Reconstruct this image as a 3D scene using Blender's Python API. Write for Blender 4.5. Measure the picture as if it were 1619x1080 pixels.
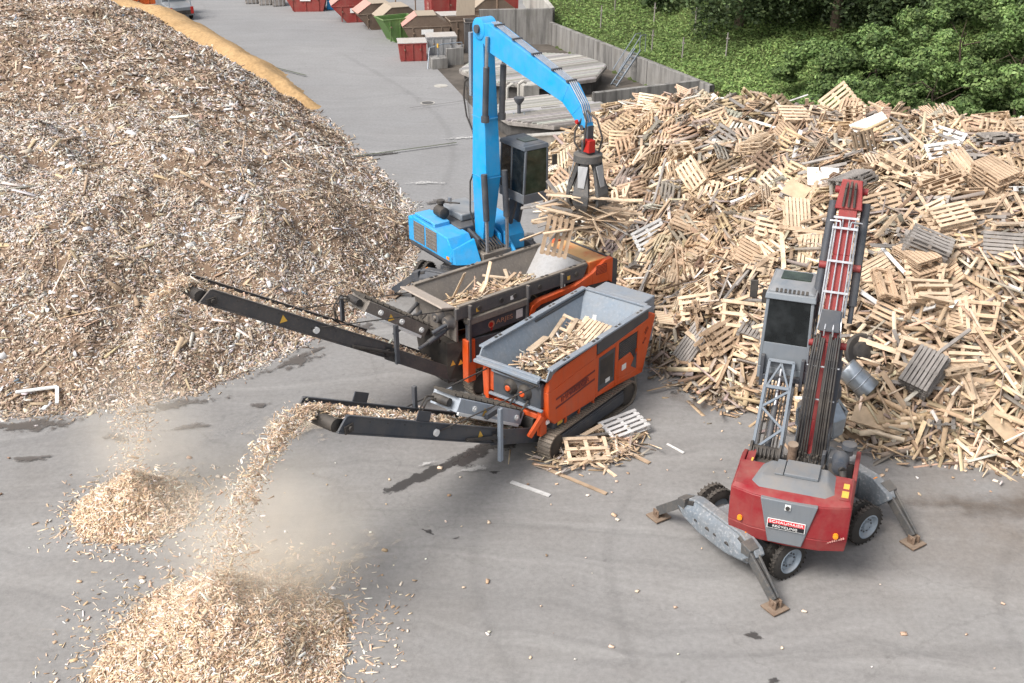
import bpy, bmesh, math, random
import numpy as np
from mathutils import Vector, Matrix
R_ = math.radians
rng = np.random.default_rng(7); random.seed(7)
scene = bpy.context.scene
for o in list(bpy.data.objects): bpy.data.objects.remove(o)

# ------------------------------------------------------------------ camera
cam_d = bpy.data.cameras.new("camera"); cam = bpy.data.objects.new("camera", cam_d)
scene.collection.objects.link(cam); scene.camera = cam
PITCH = math.atan(890/1800)
cam.location = (0, 0, 16); cam.rotation_euler = (R_(90)-PITCH, 0, 0)
cam_d.sensor_width = 36; cam_d.lens = 1800/1619*36; cam_d.clip_start = .1; cam_d.clip_end = 1500
# ------------------------------------------------------------------ sky, sun, exposure
SUN_AZ = R_(218)      # direction the light comes from, measured from +X
SUN_EL = R_(50)
w = bpy.data.worlds.new("World"); scene.world = w; w.use_nodes = True
wn = w.node_tree.nodes; wl = w.node_tree.links; wn.clear()
sky = wn.new('ShaderNodeTexSky'); sky.sky_type = 'NISHITA'; sky.sun_disc = False
sky.sun_elevation = SUN_EL; sky.sun_rotation = R_(90)-SUN_AZ; sky.air_density = 1.0; sky.dust_density = 4.0; sky.ozone_density = 1.0
hs = wn.new('ShaderNodeHueSaturation'); hs.inputs['Saturation'].default_value = .35
bg = wn.new('ShaderNodeBackground'); bg.inputs['Strength'].default_value = .15
wo = wn.new('ShaderNodeOutputWorld')
wl.new(sky.outputs[0], hs.inputs['Color']); wl.new(hs.outputs[0], bg.inputs[0]); wl.new(bg.outputs[0], wo.inputs[0])
sl = bpy.data.lights.new("sun", 'SUN'); sl.energy = 2.3; sl.angle = R_(22); sl.color = (1, .955, .91)
so = bpy.data.objects.new("sun", sl); scene.collection.objects.link(so)
sd = Vector((math.cos(SUN_AZ)*math.cos(SUN_EL), math.sin(SUN_AZ)*math.cos(SUN_EL), math.sin(SUN_EL)))
so.rotation_euler = sd.to_track_quat('Z', 'Y').to_euler(); so.location = sd*60
vs = scene.view_settings; scene.display_settings.display_device = 'sRGB'
vs.view_transform = 'Standard'; vs.look = 'None'; vs.gamma = 1; vs.exposure = 0.56
scene.cycles.max_bounces = 8; scene.cycles.volume_bounces = 4; scene.cycles.transparent_max_bounces = 12
scene.cycles.volume_step_rate = 2.0

# ------------------------------------------------------------------ materials
def nt(name):
    m = bpy.data.materials.new(name); m.use_nodes = True
    n = m.node_tree.nodes; l = m.node_tree.links
    return m, n, l, n['Principled BSDF']
def noise(n, l, scale, detail=6, rough=.6, vec=None, coord='Object'):
    t = n.new('ShaderNodeTexNoise'); t.inputs['Scale'].default_value = scale; t.inputs['Detail'].default_value = detail
    t.inputs['Roughness'].default_value = rough
    if vec is None:
        c = n.new('ShaderNodeTexCoord'); vec = c.outputs[coord]
    l.new(vec, t.inputs['Vector']); return t
def ramp(n, l, src, a, b, ca=(0,0,0,1), cb=(1,1,1,1)):
    r = n.new('ShaderNodeValToRGB'); e = r.color_ramp.elements
    e[0].position = a; e[1].position = b; e[0].color = ca; e[1].color = cb
    l.new(src, r.inputs[0]); return r.outputs[0]
def mix(n, l, fac, a, b, mode='MIX'):
    x = n.new('ShaderNodeMix'); x.data_type = 'RGBA'; x.blend_type = mode
    for s, v in ((x.inputs[0], fac), (x.inputs[6], a), (x.inputs[7], b)):
        if isinstance(v, (int, float)): s.default_value = v
        elif isinstance(v, tuple): s.default_value = v if len(v) == 4 else (*v, 1)
        else: l.new(v, s)
    return x.outputs[2]
def bump(n, l, b, src, strength=.3, dist=.02):
    x = n.new('ShaderNodeBump'); x.inputs['Strength'].default_value = strength; x.inputs['Distance'].default_value = dist
    l.new(src, x.inputs['Height']); l.new(x.outputs[0], b.inputs['Normal'])
def math_(n, l, op, a, b=None):
    x = n.new('ShaderNodeMath'); x.operation = op
    for i, v in enumerate((a, b)):
        if v is None: continue
        if isinstance(v, (int, float)): x.inputs[i].default_value = v
        else: l.new(v, x.inputs[i])
    return x.outputs[0]

def paint(name, col, rough=.45, metal=0., dust=.35, grime=.35, dustcol=(.36,.30,.23), wear=0., wearcol=(.2,.15,.11)):
    """machine paint: grime streaks, settled sawdust on upward faces, scuffs"""
    m, n, l, b = nt(name)
    c = n.new('ShaderNodeTexCoord')
    n1 = noise(n, l, 1.7, 8, .65, c.outputs['Object']); n2 = noise(n, l, 14, 6, .7, c.outputs['Object'])
    mp = n.new('ShaderNodeMapping'); mp.inputs['Scale'].default_value = (9, 9, .9); l.new(c.outputs['Object'], mp.inputs[0])
    n3 = noise(n, l, 1, 4, .6, mp.outputs[0])
    g = math_(n, l, 'MULTIPLY', ramp(n, l, n3.outputs[0], .48, .8), grime)
    cc = mix(n, l, g, (*col, 1), tuple(x*.45+.03 for x in col)+(1,))
    cc = mix(n, l, ramp(n, l, n1.outputs[0], .3, .75), cc, mix(n, l, .22, cc, (*dustcol, 1)))
    if wear:
        cc = mix(n, l, math_(n, l, 'MULTIPLY', ramp(n, l, n2.outputs[0], .52, .66), wear), cc, (*wearcol, 1))
    ge = n.new('ShaderNodeNewGeometry'); sx = n.new('ShaderNodeSeparateXYZ'); l.new(ge.outputs['Normal'], sx.inputs[0])
    up = ramp(n, l, sx.outputs[2], .55, .95)
    du = math_(n, l, 'MULTIPLY', up, math_(n, l, 'MULTIPLY', ramp(n, l, n1.outputs[0], .25, .7), dust))
    cc = mix(n, l, du, cc, (*dustcol, 1))
    l.new(cc, b.inputs['Base Color'])
    b.inputs['Metallic'].default_value = metal; b.inputs['Specular IOR Level'].default_value = .32
    l.new(ramp(n, l, n1.outputs[0], .2, .8, (rough-.08,)*3+(1,), (min(1, rough+.25),)*3+(1,)), b.inputs['Roughness'])
    bump(n, l, b, n2.outputs[0], .12, .01)
    return m
def attr_mat(name, rough=.85, transl=0., var=.25, scale=6):
    m, n, l, b = nt(name)
    a = n.new('ShaderNodeAttribute'); a.attribute_name = 'Col'
    t = noise(n, l, scale, 4, .6)
    cc = mix(n, l, var, a.outputs['Color'], mix(n, l, ramp(n, l, t.outputs[0], .3, .7), (.25,.25,.25,1), (1,1,1,1)), 'MULTIPLY')
    l.new(cc, b.inputs['Base Color']); b.inputs['Roughness'].default_value = rough
    b.inputs['Specular IOR Level'].default_value = .25
    if transl:
        tr = n.new('ShaderNodeBsdfTranslucent'); l.new(cc, tr.inputs[0])
        ms = n.new('ShaderNodeMixShader'); ms.inputs[0].default_value = transl
        l.new(b.outputs[0], ms.inputs[1]); l.new(tr.outputs[0], ms.inputs[2])
        l.new(ms.outputs[0], n['Material Output'].inputs[0])
    return m
def wood(name, c1, c2, grey=0.):
    m, n, l, b = nt(name)
    c = n.new('ShaderNodeTexCoord'); oi = n.new('ShaderNodeObjectInfo')
    mp = n.new('ShaderNodeMapping'); mp.inputs['Scale'].default_value = (1.2, 22, 22); l.new(c.outputs['Object'], mp.inputs[0])
    va = n.new('ShaderNodeVectorMath'); va.operation = 'ADD'; l.new(mp.outputs[0], va.inputs[0])
    cb = n.new('ShaderNodeCombineXYZ'); l.new(math_(n, l, 'MULTIPLY', oi.outputs['Random'], 50.), cb.inputs[0]); l.new(cb.outputs[0], va.inputs[1])
    g = noise(n, l, 1, 5, .65, va.outputs[0]); st = noise(n, l, 2.2, 5, .6, c.outputs['Object'])
    cc = mix(n, l, ramp(n, l, g.outputs[0], .25, .75), (*c1, 1), (*c2, 1))
    cc = mix(n, l, math_(n, l, 'MULTIPLY', ramp(n, l, st.outputs[0], .45, .7), .6), cc, tuple(x*.45 for x in c1)+(1,))
    h = n.new('ShaderNodeHueSaturation'); l.new(cc, h.inputs['Color'])
    l.new(math_(n, l, 'ADD', math_(n, l, 'MULTIPLY', oi.outputs['Random'], .5), .74), h.inputs['Value'])
    h.inputs['Saturation'].default_value = 1-grey
    l.new(h.outputs[0], b.inputs['Base Color']); b.inputs['Roughness'].default_value = .85
    b.inputs['Specular IOR Level'].default_value = .2
    bump(n, l, b, g.outputs[0], .4, .01)
    return m
def simple(name, col, rough=.6, metal=0., var=.3, scale=5, bmp=.15):
    m, n, l, b = nt(name)
    t = noise(n, l, scale, 7, .65)
    cc = mix(n, l, ramp(n, l, t.outputs[0], .3, .72), tuple(x*(1-var) for x in col)+(1,), tuple(min(1, x*(1+var*.6)) for x in col)+(1,))
    l.new(cc, b.inputs['Base Color']); b.inputs['Roughness'].default_value = rough; b.inputs['Metallic'].default_value = metal; b.inputs['Specular IOR Level'].default_value = .32
    if bmp: bump(n, l, b, t.outputs[0], bmp, .015)
    return m
def glass(name, col=(.008,.010,.011)):
    m, n, l, b = nt(name)
    t = noise(n, l, 2.5, 5, .6)
    l.new(mix(n, l, ramp(n, l, t.outputs[0], .4, .75), (*col, 1), tuple(x*2.2+.01 for x in col)+(1,)), b.inputs['Base Color'])
    b.inputs['Roughness'].default_value = .08; b.inputs['Specular IOR Level'].default_value = .35
    return m
M = {}
M['orange'] = paint('orange_paint', (.60,.066,.0), .45, dust=.12, grime=.28, wear=.10, wearcol=(.32,.05,.01))
M['orange_dirty'] = paint('orange_paint_dusty', (.56,.085,.008), .6, dust=1.6, grime=.3, dustcol=(.60,.36,.16))
M['steelblue'] = paint('grey_blue_paint', (.20,.245,.30), .4, dust=.25, grime=.35, wear=.25, wearcol=(.34,.36,.38))
M['apron'] = paint('scoured_apron_steel', (.42,.36,.31), .6, dust=.4, grime=.4, wear=.5, wearcol=(.25,.2,.17))
M['hopperin'] = paint('grey_blue_hopper_paint', (.17,.215,.265), .42, dust=.15, grime=.45, wear=.35, wearcol=(.34,.35,.36))
M['slate'] = paint('dark_slate_paint', (.038,.050,.068), .45, dust=.15, grime=.3, wear=.25, wearcol=(.10,.10,.10))
M['slate_dirty'] = paint('dark_slate_paint_dusty', (.06,.062,.068), .6, dust=1., grime=.6, dustcol=(.30,.25,.2), wear=.5, wearcol=(.15,.12,.1))
M['wornsteel'] = paint('worn_hopper_steel', (.17,.155,.14), .5, dust=.7, grime=.7, wear=.6, wearcol=(.28,.25,.22), metal=.2)
M['litsteel'] = paint('sunlit_hopper_steel', (.46,.46,.46), .35, metal=.3, dust=.1, grime=.4, wear=.5, wearcol=(.3,.28,.25))  # paler than the side walls: sunlight on the end wall painted in
M['black'] = paint('black_steel', (.018,.019,.022), .5, dust=.12, grime=.2)
M['rubber'] = paint('black_rubber', (.024,.023,.022), .75, dust=.55, grime=.3, dustcol=(.2,.17,.14))
M['trackshoe'] = paint('track_shoe_steel', (.16,.14,.12), .5, metal=.35, dust=.6, grime=.5, wear=.5, wearcol=(.25,.2,.15))
M['blue'] = paint('blue_paint', (.0,.33,.72), .42, dust=.10, grime=.22, wear=.10, wearcol=(.05,.16,.28))
M['bluecap'] = paint('light_blue_paint', (.04,.36,.70), .45, dust=.2, grime=.2)
M['red'] = paint('red_paint', (.235,.006,.014), .4, dust=.12, grime=.3, wear=.12, wearcol=(.12,.03,.03))
M['redboom'] = paint('red_boom_paint', (.26,.012,.018), .5, dust=.2, grime=.5)
M['hoodgrey'] = paint('grey_hood_paint', (.155,.175,.195), .5, dust=.75, grime=.3, dustcol=(.24,.21,.18))
M['cabgrey'] = paint('grey_cab_paint', (.16,.185,.21), .42, dust=.5, grime=.3, dustcol=(.36,.34,.32))
M['scuffgrey'] = paint('scuffed_grey_paint', (.15,.18,.21), .5, dust=.3, grime=.5, wear=.7, wearcol=(.38,.38,.38))
M['rust'] = paint('rusty_steel', (.17,.11,.075), .75, dust=.5, grime=.6, wear=.6, wearcol=(.09,.06,.04))
M['chrome'] = simple('chrome_pipe', (.44,.45,.47), .35, .6, .25, 8, 0)
M['rod'] = simple('cylinder_rod', (.42,.42,.43), .3, .7, .2, 8, 0)
M['rim'] = paint('pale_blue_rim', (.25,.31,.37), .45, dust=.3, grime=.5)
M['glass'] = glass('dark_cab_glass'); M['glassgreen'] = glass('green_reflection_cab_glass', (.018,.028,.018))  # second glass has the windscreen's greenish reflection painted into its base colour
M['belt'] = paint('conveyor_belt_rubber', (.03,.028,.026), .8, dust=.8, grime=.3)
M['amber'] = simple('amber_lens', (.85,.28,.02), .3, 0, .15, 20, 0)
M['lampred'] = simple('red_lens', (.42,.025,.02), .3, 0, .15, 20, 0)
M['latticeblue'] = paint('blue_grey_lattice', (.115,.155,.20), .45, dust=.15, grime=.3, wear=.2, wearcol=(.25,.27,.3))
M['cabdark'] = paint('dark_cab_paint', (.085,.105,.13), .42, dust=.12, grime=.2)
M['magnetgrey'] = paint('pale_magnet_paint', (.34,.39,.45), .45, dust=.15, grime=.4, wear=.3, wearcol=(.5,.5,.5))
M['legsteel'] = paint('worn_leg_steel', (.075,.08,.085), .5, metal=.2, dust=.25, grime=.4, wear=.6, wearcol=(.20,.17,.14))
M['white'] = simple('white_decal', (.75,.75,.73), .5, 0, .12, 30, 0)
M['yellow'] = simple('yellow_decal', (.75,.45,.08), .5, 0, .2, 30, 0)
M['signred'] = simple('sign_red', (.62,.03,.04), .45, 0, .1, 20, 0)
M['signblack'] = simple('sign_black', (.015,.015,.018), .45, 0, .1, 20, 0)
M['textdark'] = simple('dark_red_lettering', (.16,.025,.02), .5, 0, .2, 20, 0)
M['textpale'] = simple('faded_lettering', (.42,.22,.14), .6, 0, .3, 20, 0)
M['concrete'] = None
M['w_fresh'] = wood('fresh_pallet_wood', (.58,.435,.30), (.72,.575,.42))
M['w_tan'] = wood('tan_pallet_wood', (.42,.30,.20), (.56,.42,.295))
M['w_grey'] = wood('weathered_grey_wood', (.23,.195,.165), (.36,.32,.28), .35)
M['w_white'] = wood('whitened_wood', (.66,.63,.58), (.80,.78,.74), .5)
M['chips'] = attr_mat('wood_chips', .9, 0, .22, 9)
M['leaf'] = attr_mat('leaves', .7, .3, .2, 3)
M['boards'] = attr_mat('loose_boards', .85, 0, .3, 7)
M['bark'] = simple('bark', (.10,.075,.055), .95, 0, .4, 6, .5)

def concrete(name, c=(.25,.24,.225), streak=1.0):
    m, n, l, b = nt(name)
    co = n.new('ShaderNodeTexCoord'); mp = n.new('ShaderNodeMapping'); mp.inputs['Scale'].default_value = (2.6, 2.6, .22)
    l.new(co.outputs['Object'], mp.inputs[0])
    s = noise(n, l, 1, 6, .7, mp.outputs[0]); g = noise(n, l, .9, 8, .7, co.outputs['Object']); f = noise(n, l, 25, 4, .6, co.outputs['Object'])
    cc = mix(n, l, math_(n, l, 'MULTIPLY', ramp(n, l, s.outputs[0], .42, .68), streak), (*c, 1), tuple(x*.36 for x in c)+(1,))
    cc = mix(n, l, math_(n, l, 'MULTIPLY', ramp(n, l, g.outputs[0], .5, .8), .6), cc, (.14,.125,.10,1))
    cc = mix(n, l, .15, cc, f.outputs[0], 'OVERLAY')
    l.new(cc, b.inputs['Base Color']); b.inputs['Roughness'].default_value = .9; bump(n, l, b, f.outputs[0], .25, .02)
    return m
M['concrete'] = concrete('stained_concrete'); M['concrete_pale'] = concrete('pale_concrete', (.44,.42,.38), .5)

def ground_mat():
    m, n, l, b = nt('worn_asphalt')
    c = n.new('ShaderNodeTexCoord'); P = c.outputs['Object']
    big = noise(n, l, .055, 5, .6, P); mid = noise(n, l, .35, 8, .68, P); fine = noise(n, l, 7, 8, .75, P); grain = noise(n, l, 45, 3, .7, P)
    # tyre-swept streaks: two stretched noises along the driving directions
    def streak(rot, sc, lo, hi):
        mp = n.new('ShaderNodeMapping'); mp.inputs['Rotation'].default_value = (0, 0, R_(rot)); mp.inputs['Scale'].default_value = sc
        wv = noise(n, l, .12, 3, .5, P); mv = n.new('ShaderNodeVectorMath'); mv.operation = 'MULTIPLY_ADD'
        l.new(wv.outputs['Color'], mv.inputs[0]); mv.inputs[1].default_value = (5, 5, 0); l.new(P, mv.inputs[2])
        l.new(mv.outputs[0], mp.inputs[0]); t = noise(n, l, 1, 6, .62, mp.outputs[0]); return ramp(n, l, t.outputs[0], lo, hi)
    s1 = streak(-38, (.07, 1.5, 1), .52, .75); s2 = streak(24, (.06, 1.2, 1), .54, .75)
    base = mix(n, l, ramp(n, l, big.outputs[0], .35, .65), (.218,.212,.206,1), (.282,.272,.260,1))
    base = mix(n, l, math_(n, l, 'MULTIPLY', ramp(n, l, mid.outputs[0], .4, .72), .5), base, (.175,.163,.150,1))
    base = mix(n, l, math_(n, l, 'MULTIPLY', s1, .5), base, (.150,.145,.14,1))
    base = mix(n, l, math_(n, l, 'MULTIPLY', s2, .55), base, (.345,.335,.32,1))
    # far yard is paler concrete, the strip by the pallet heap is brown with trodden wood
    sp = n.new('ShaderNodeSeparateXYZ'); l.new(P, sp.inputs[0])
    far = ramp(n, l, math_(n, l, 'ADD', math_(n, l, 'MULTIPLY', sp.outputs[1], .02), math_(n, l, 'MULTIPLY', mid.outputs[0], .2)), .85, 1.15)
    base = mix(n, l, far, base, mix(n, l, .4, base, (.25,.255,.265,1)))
    bx = math_(n, l, 'MULTIPLY', math_(n, l, 'SUBTRACT', sp.outputs[0], 6.0), .13)
    by = math_(n, l, 'SUBTRACT', 1.0, math_(n, l, 'ABSOLUTE', math_(n, l, 'MULTIPLY', math_(n, l, 'SUBTRACT', sp.outputs[1], 23.5), .2)))
    br = math_(n, l, 'MULTIPLY', ramp(n, l, bx, 0, 1), ramp(n, l, by, 0, .8))
    br = math_(n, l, 'MULTIPLY', br, ramp(n, l, mid.outputs[0], .3, .62))
    base = mix(n, l, math_(n, l, 'MULTIPLY', br, .8), base, (.185,.150,.12,1))
    base = mix(n, l, .22, base, ramp(n, l, fine.outputs[0], .25, .8), 'OVERLAY')
    base = mix(n, l, .12, base, ramp(n, l, grain.outputs[0], .25, .8), 'OVERLAY')
    sp2 = noise(n, l, 3.1, 2, .5, P)
    base = mix(n, l, math_(n, l, 'MULTIPLY', ramp(n, l, sp2.outputs[0], .72, .78), .35), base, (.10,.095,.09,1))
    vo = n.new('ShaderNodeTexVoronoi'); vo.feature = 'DISTANCE_TO_EDGE'; vo.inputs['Scale'].default_value = .13; vo.inputs['Randomness'].default_value = 1
    dv = n.new('ShaderNodeVectorMath'); dv.operation = 'MULTIPLY_ADD'; l.new(mid.outputs['Color'], dv.inputs[0]); dv.inputs[1].default_value = (3,3,0); l.new(P, dv.inputs[2]); l.new(dv.outputs[0], vo.inputs['Vector'])
    ck = math_(n, l, 'MULTIPLY', ramp(n, l, vo.outputs['Distance'], .0, .003, (1,1,1,1), (0,0,0,1)), .18)
    base = mix(n, l, ck, base, (.07,.065,.06,1))
    l.new(base, b.inputs['Base Color'])
    l.new(ramp(n, l, mid.outputs[0], .3, .7, (.72,)*3+(1,), (.9,)*3+(1,)), b.inputs['Roughness'])
    b.inputs['Specular IOR Level'].default_value = .3
    bump(n, l, b, fine.outputs[0], .2, .02)
    return m
def decal_mat(name, col, rough=.5, alpha=.9, scale=2.5, sharp=.25, amp=2.6):
    """thin stain on the ground: painted attribute 'Col' (edge falloff) broken up by noise"""
    m, n, l, b = nt(name)
    a = n.new('ShaderNodeAttribute'); a.attribute_name = 'Col'
    t = noise(n, l, scale, 8, .7)
    f = math_(n, l, 'ADD', a.outputs['Fac'], math_(n, l, 'MULTIPLY', math_(n, l, 'SUBTRACT', t.outputs[0], .5), amp))
    f = math_(n, l, 'MULTIPLY', ramp(n, l, f, .45, .45+sharp), alpha)
    b.inputs['Base Color'].default_value = (*col, 1); b.inputs['Roughness'].default_value = rough
    l.new(f, b.inputs['Alpha']); return m
M['ground'] = ground_mat()
M['oil'] = decal_mat('dark_oil_stain', (.065,.06,.057), .45, .8, 3.5, .3); M['wet'] = decal_mat('wet_patch', (.11,.095,.083), .35, .8, 2.6, .22)
M['scuff'] = decal_mat('pale_scuff', (.52,.51,.49), .8, .65, 6, .3); M['dustmark'] = decal_mat('sawdust_film', (.50,.42,.32), .95, .7, 2.5, 1.1)
M['earth'] = decal_mat('brown_earth', (.13,.10,.075), .9, .5, 2.2, 1.1, 1.6); M['tyre'] = decal_mat('faint_tyre_mark', (.10,.095,.09), .85, .07, 1.4, 1.2, 2.0)

# ------------------------------------------------------------------ mesh helpers
class MB:
    def __init__(s): s.v = []; s.f = []
    def add(s, vs, fs):
        o = len(s.v); s.v += [tuple(x) for x in vs]; s.f += [tuple(i+o for i in q) for q in fs]; return s
    def box(s, x0, x1, y0, y1, z0, z1):
        return s.add([(x0,y0,z0),(x1,y0,z0),(x1,y1,z0),(x0,y1,z0),(x0,y0,z1),(x1,y0,z1),(x1,y1,z1),(x0,y1,z1)],
                     [(0,3,2,1),(4,5,6,7),(0,1,5,4),(1,2,6,5),(2,3,7,6),(3,0,4,7)])
    def hexa(s, b, t):
        n = len(b); return s.add(list(b)+list(t), [tuple(range(n-1, -1, -1)), tuple(range(n, 2*n))]+[(i, (i+1) % n, n+(i+1) % n, n+i) for i in range(n)])
    def prism(s, poly, axis, a, b):
        """extrude a 2D polygon along axis x/y/z from a to b"""
        def p(u, v, w):
            return {'x': (w, u, v), 'y': (u, w, v), 'z': (u, v, w)}[axis]
        return s.hexa([p(u, v, a) for u, v in poly], [p(u, v, b) for u, v in poly])
    def beam(s, p, q, w, h, up=(0, 0, 1)):
        p, q = Vector(p), Vector(q); d = (q-p).normalized(); up = Vector(up)
        if abs(d.dot(up)) > .98: up = Vector((1, 0, 0))
        a = d.cross(up).normalized()*w/2; c = a.cross(d).normalized()*h/2
        return s.hexa([p-a-c, p+a-c, p+a+c, p-a+c], [q-a-c, q+a-c, q+a+c, q-a+c])
    def tube(s, p, q, r, n=12, r2=None, cap=True):
        p, q = Vector(p), Vector(q); d = (q-p).normalized(); u = Vector((0, 0, 1)) if abs(d.z) < .9 else Vector((1, 0, 0))
        a = d.cross(u).normalized(); c = d.cross(a); r2 = r if r2 is None else r2
        vs = [p+(a*math.cos(t)+c*math.sin(t))*r for t in [2*math.pi*i/n for i in range(n)]]+[q+(a*math.cos(t)+c*math.sin(t))*r2 for t in [2*math.pi*i/n for i in range(n)]]
        fs = [(i, (i+1) % n, n+(i+1) % n, n+i) for i in range(n)]
        if cap: fs += [tuple(range(n-1, -1, -1)), tuple(range(n, 2*n))]
        return s.add(vs, fs)
    def path(s, pts, r, n=6):
        for a, b in zip(pts[:-1], pts[1:]): s.tube(a, b, r, n)
        return s
    def lathe(s, c, axis, prof, n=24, cap=True):
        """prof: list of (offset along axis, radius)"""
        vs = []; ax = 'xyz'.index(axis); u, v = [i for i in range(3) if i != ax]
        for o, r in prof:
            for i in range(n):
                t = 2*math.pi*i/n; p = [0, 0, 0]; p[ax] = c[ax]+o; p[u] = c[u]+r*math.cos(t); p[v] = c[v]+r*math.sin(t); vs.append(p)
        fs = []
        for k in range(len(prof)-1):
            for i in range(n): fs.append((k*n+i, k*n+(i+1) % n, (k+1)*n+(i+1) % n, (k+1)*n+i))
        fs += [tuple(range(n)), tuple(range((len(prof)-1)*n, len(prof)*n))] if cap else []
        return s.add(vs, fs)
    def slab(s, pts, t):
        """thick sheet from a planar polygon, thickness t along its normal"""
        P = [Vector(p) for p in pts]; nn = (P[1]-P[0]).cross(P[2]-P[0]).normalized()*t
        return s.hexa(P, [p+nn for p in P])
    def build(s, name, mat, parent=None, bev=0., smooth=True, label=None):
        me = bpy.data.meshes.new(name); me.from_pydata(s.v, [], s.f); me.validate()
        bm = bmesh.new(); bm.from_mesh(me); bmesh.ops.recalc_face_normals(bm, faces=bm.faces); bm.to_mesh(me); bm.free()
        me.materials.append(M[mat] if isinstance(mat, str) else mat)
        if smooth:
            me.polygons.foreach_set('use_smooth', [True]*len(me.polygons)); me.set_sharp_from_angle(angle=R_(35))
        o = bpy.data.objects.new(name, me); scene.collection.objects.link(o)
        if parent: o.parent = parent
        if bev:
            b = o.modifiers.new('edge', 'BEVEL'); b.width = bev; b.segments = 2; b.limit_method = 'ANGLE'; b.angle_limit = R_(40)
        if label: o['label'] = label
        return o
def tag(o, label, cat, group=None, kind=None):
    if label: o['label'] = label
    if cat: o['category'] = cat
    if group: o['group'] = group
    if kind: o['kind'] = kind
    return o
def thing(name, loc, rot, label, cat, group=None):
    o = bpy.data.objects.new(name, None); scene.collection.objects.link(o); o.empty_display_size = .3
    o.location = loc; o.rotation_euler = (0, 0, R_(rot)) if isinstance(rot, (int, float)) else rot
    return tag(o, label, cat, group)
def copy_tree(o, parent=None):
    c = o.copy(); scene.collection.objects.link(c)
    if parent: c.parent = parent
    for ch in o.children: copy_tree(ch, c)
    return c
def text(s, size, loc, rot, mat, parent, name='lettering', width=None):
    cu = bpy.data.curves.new(name, 'FONT'); cu.body = s; cu.size = size; cu.extrude = .004; cu.align_x = 'CENTER'; cu.align_y = 'CENTER'
    t = bpy.data.objects.new(name, cu); me = bpy.data.meshes.new_from_object(t); bpy.data.objects.remove(t)
    me.materials.append(M[mat]); o = bpy.data.objects.new(name, me); scene.collection.objects.link(o); o.parent = parent
    o.location = loc; o.rotation_euler = rot
    if width:
        xs = [v.co.x for v in me.vertices]; k = width/max(.01, max(xs)-min(xs))
        for v in me.vertices: v.co.x *= k
    return o

# ------------------------------------------------------------------ numpy helpers for masses and terrain
def vnoise(x, y, seed=0):
    def h(i, j):
        v = np.sin(i*127.1+j*311.7+seed*74.7)*43758.5453; return v-np.floor(v)
    i = np.floor(x); j = np.floor(y); u = x-i; v = y-j; u = u*u*(3-2*u); v = v*v*(3-2*v)
    return (h(i, j)*(1-u)+h(i+1, j)*u)*(1-v)+(h(i, j+1)*(1-u)+h(i+1, j+1)*u)*v
def fbm(x, y, seed=0, oct=4):
    s = 0; a = .5
    for k in range(oct): s = s+a*vnoise(x*2**k, y*2**k, seed+k*13); a *= .5
    return s
def poly_dist(x, y, poly):
    """signed distance: positive inside"""
    P = np.array(poly, float); d = np.full(x.shape, 1e9); ins = np.zeros(x.shape, bool)
    for (ax, ay), (bx, by) in zip(P, np.roll(P, -1, 0)):
        ex, ey = bx-ax, by-ay; t = np.clip(((x-ax)*ex+(y-ay)*ey)/(ex*ex+ey*ey), 0, 1)
        d = np.minimum(d, np.hypot(x-ax-t*ex, y-ay-t*ey))
        c = ((ay > y) != (by > y)) & (x < (bx-ax)*(y-ay)/(by-ay+1e-12)+ax); ins ^= c
    return np.where(ins, d, -d)
def np_mesh(name, V, Fq, mat, cols=None, smooth=False):
    me = bpy.data.meshes.new(name); n = len(V); k = len(Fq)
    me.vertices.add(n); me.vertices.foreach_set('co', V.astype(np.float32).ravel())
    me.loops.add(k*4); me.loops.foreach_set('vertex_index', Fq.astype(np.int32).ravel())
    me.polygons.add(k); me.polygons.foreach_set('loop_start', np.arange(0, k*4, 4, dtype=np.int32))
    if smooth: me.polygons.foreach_set('use_smooth', np.ones(k, bool))
    if cols is not None:
        ca = me.color_attributes.new('Col', 'FLOAT_COLOR', 'POINT'); c4 = np.ones((n, 4), np.float32); c4[:, :3] = cols; ca.data.foreach_set('color', c4.ravel())
    me.update(calc_edges=True); me.materials.append(M[mat])
    return me
def link(name, me, parent=None):
    o = bpy.data.objects.new(name, me); scene.collection.objects.link(o)
    if parent: o.parent = parent
    return o
def frames(nrm, tilt, yaw=None):
    N = len(nrm); n = nrm+rng.normal(0, 1, (N, 3))*np.reshape(tilt, (-1, 1)); n /= np.linalg.norm(n, axis=1, keepdims=True)
    yaw = rng.uniform(0, 2*np.pi, N) if yaw is None else yaw
    r = np.stack([np.cos(yaw), np.sin(yaw), np.zeros(N)], 1); t = r-n*(r*n).sum(1, keepdims=True); t /= np.linalg.norm(t, axis=1, keepdims=True)+1e-9
    return t, np.cross(n, t), n
BOXF = np.array([(0,3,2,1),(4,5,6,7),(0,1,5,4),(1,2,6,5),(2,3,7,6),(3,0,4,7)])
def mass_boxes(name, pos, nrm, L, W, T, cols, mat, tilt=.3, yaw=None, parent=None):
    N = len(pos); t, b, n = frames(nrm, tilt, yaw)
    sg = np.array([(-1,-1,-1),(1,-1,-1),(1,1,-1),(-1,1,-1),(-1,-1,1),(1,-1,1),(1,1,1),(-1,1,1)], float)
    tp = rng.uniform(.35, 1, (N, 1)); V = np.empty((N, 8, 3))
    for i in range(8):
        wy = W[:, None]*(tp if sg[i, 0] > 0 else 1)
        V[:, i] = pos+t*L[:, None]*sg[i, 0]/2+b*wy*sg[i, 1]/2+n*T[:, None]*sg[i, 2]/2
    F = (BOXF[None]+np.arange(N)[:, None, None]*8).reshape(-1, 4)
    return link(name, np_mesh(name, V.reshape(-1, 3), F, mat, np.repeat(cols, 8, 0)), parent)
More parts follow.
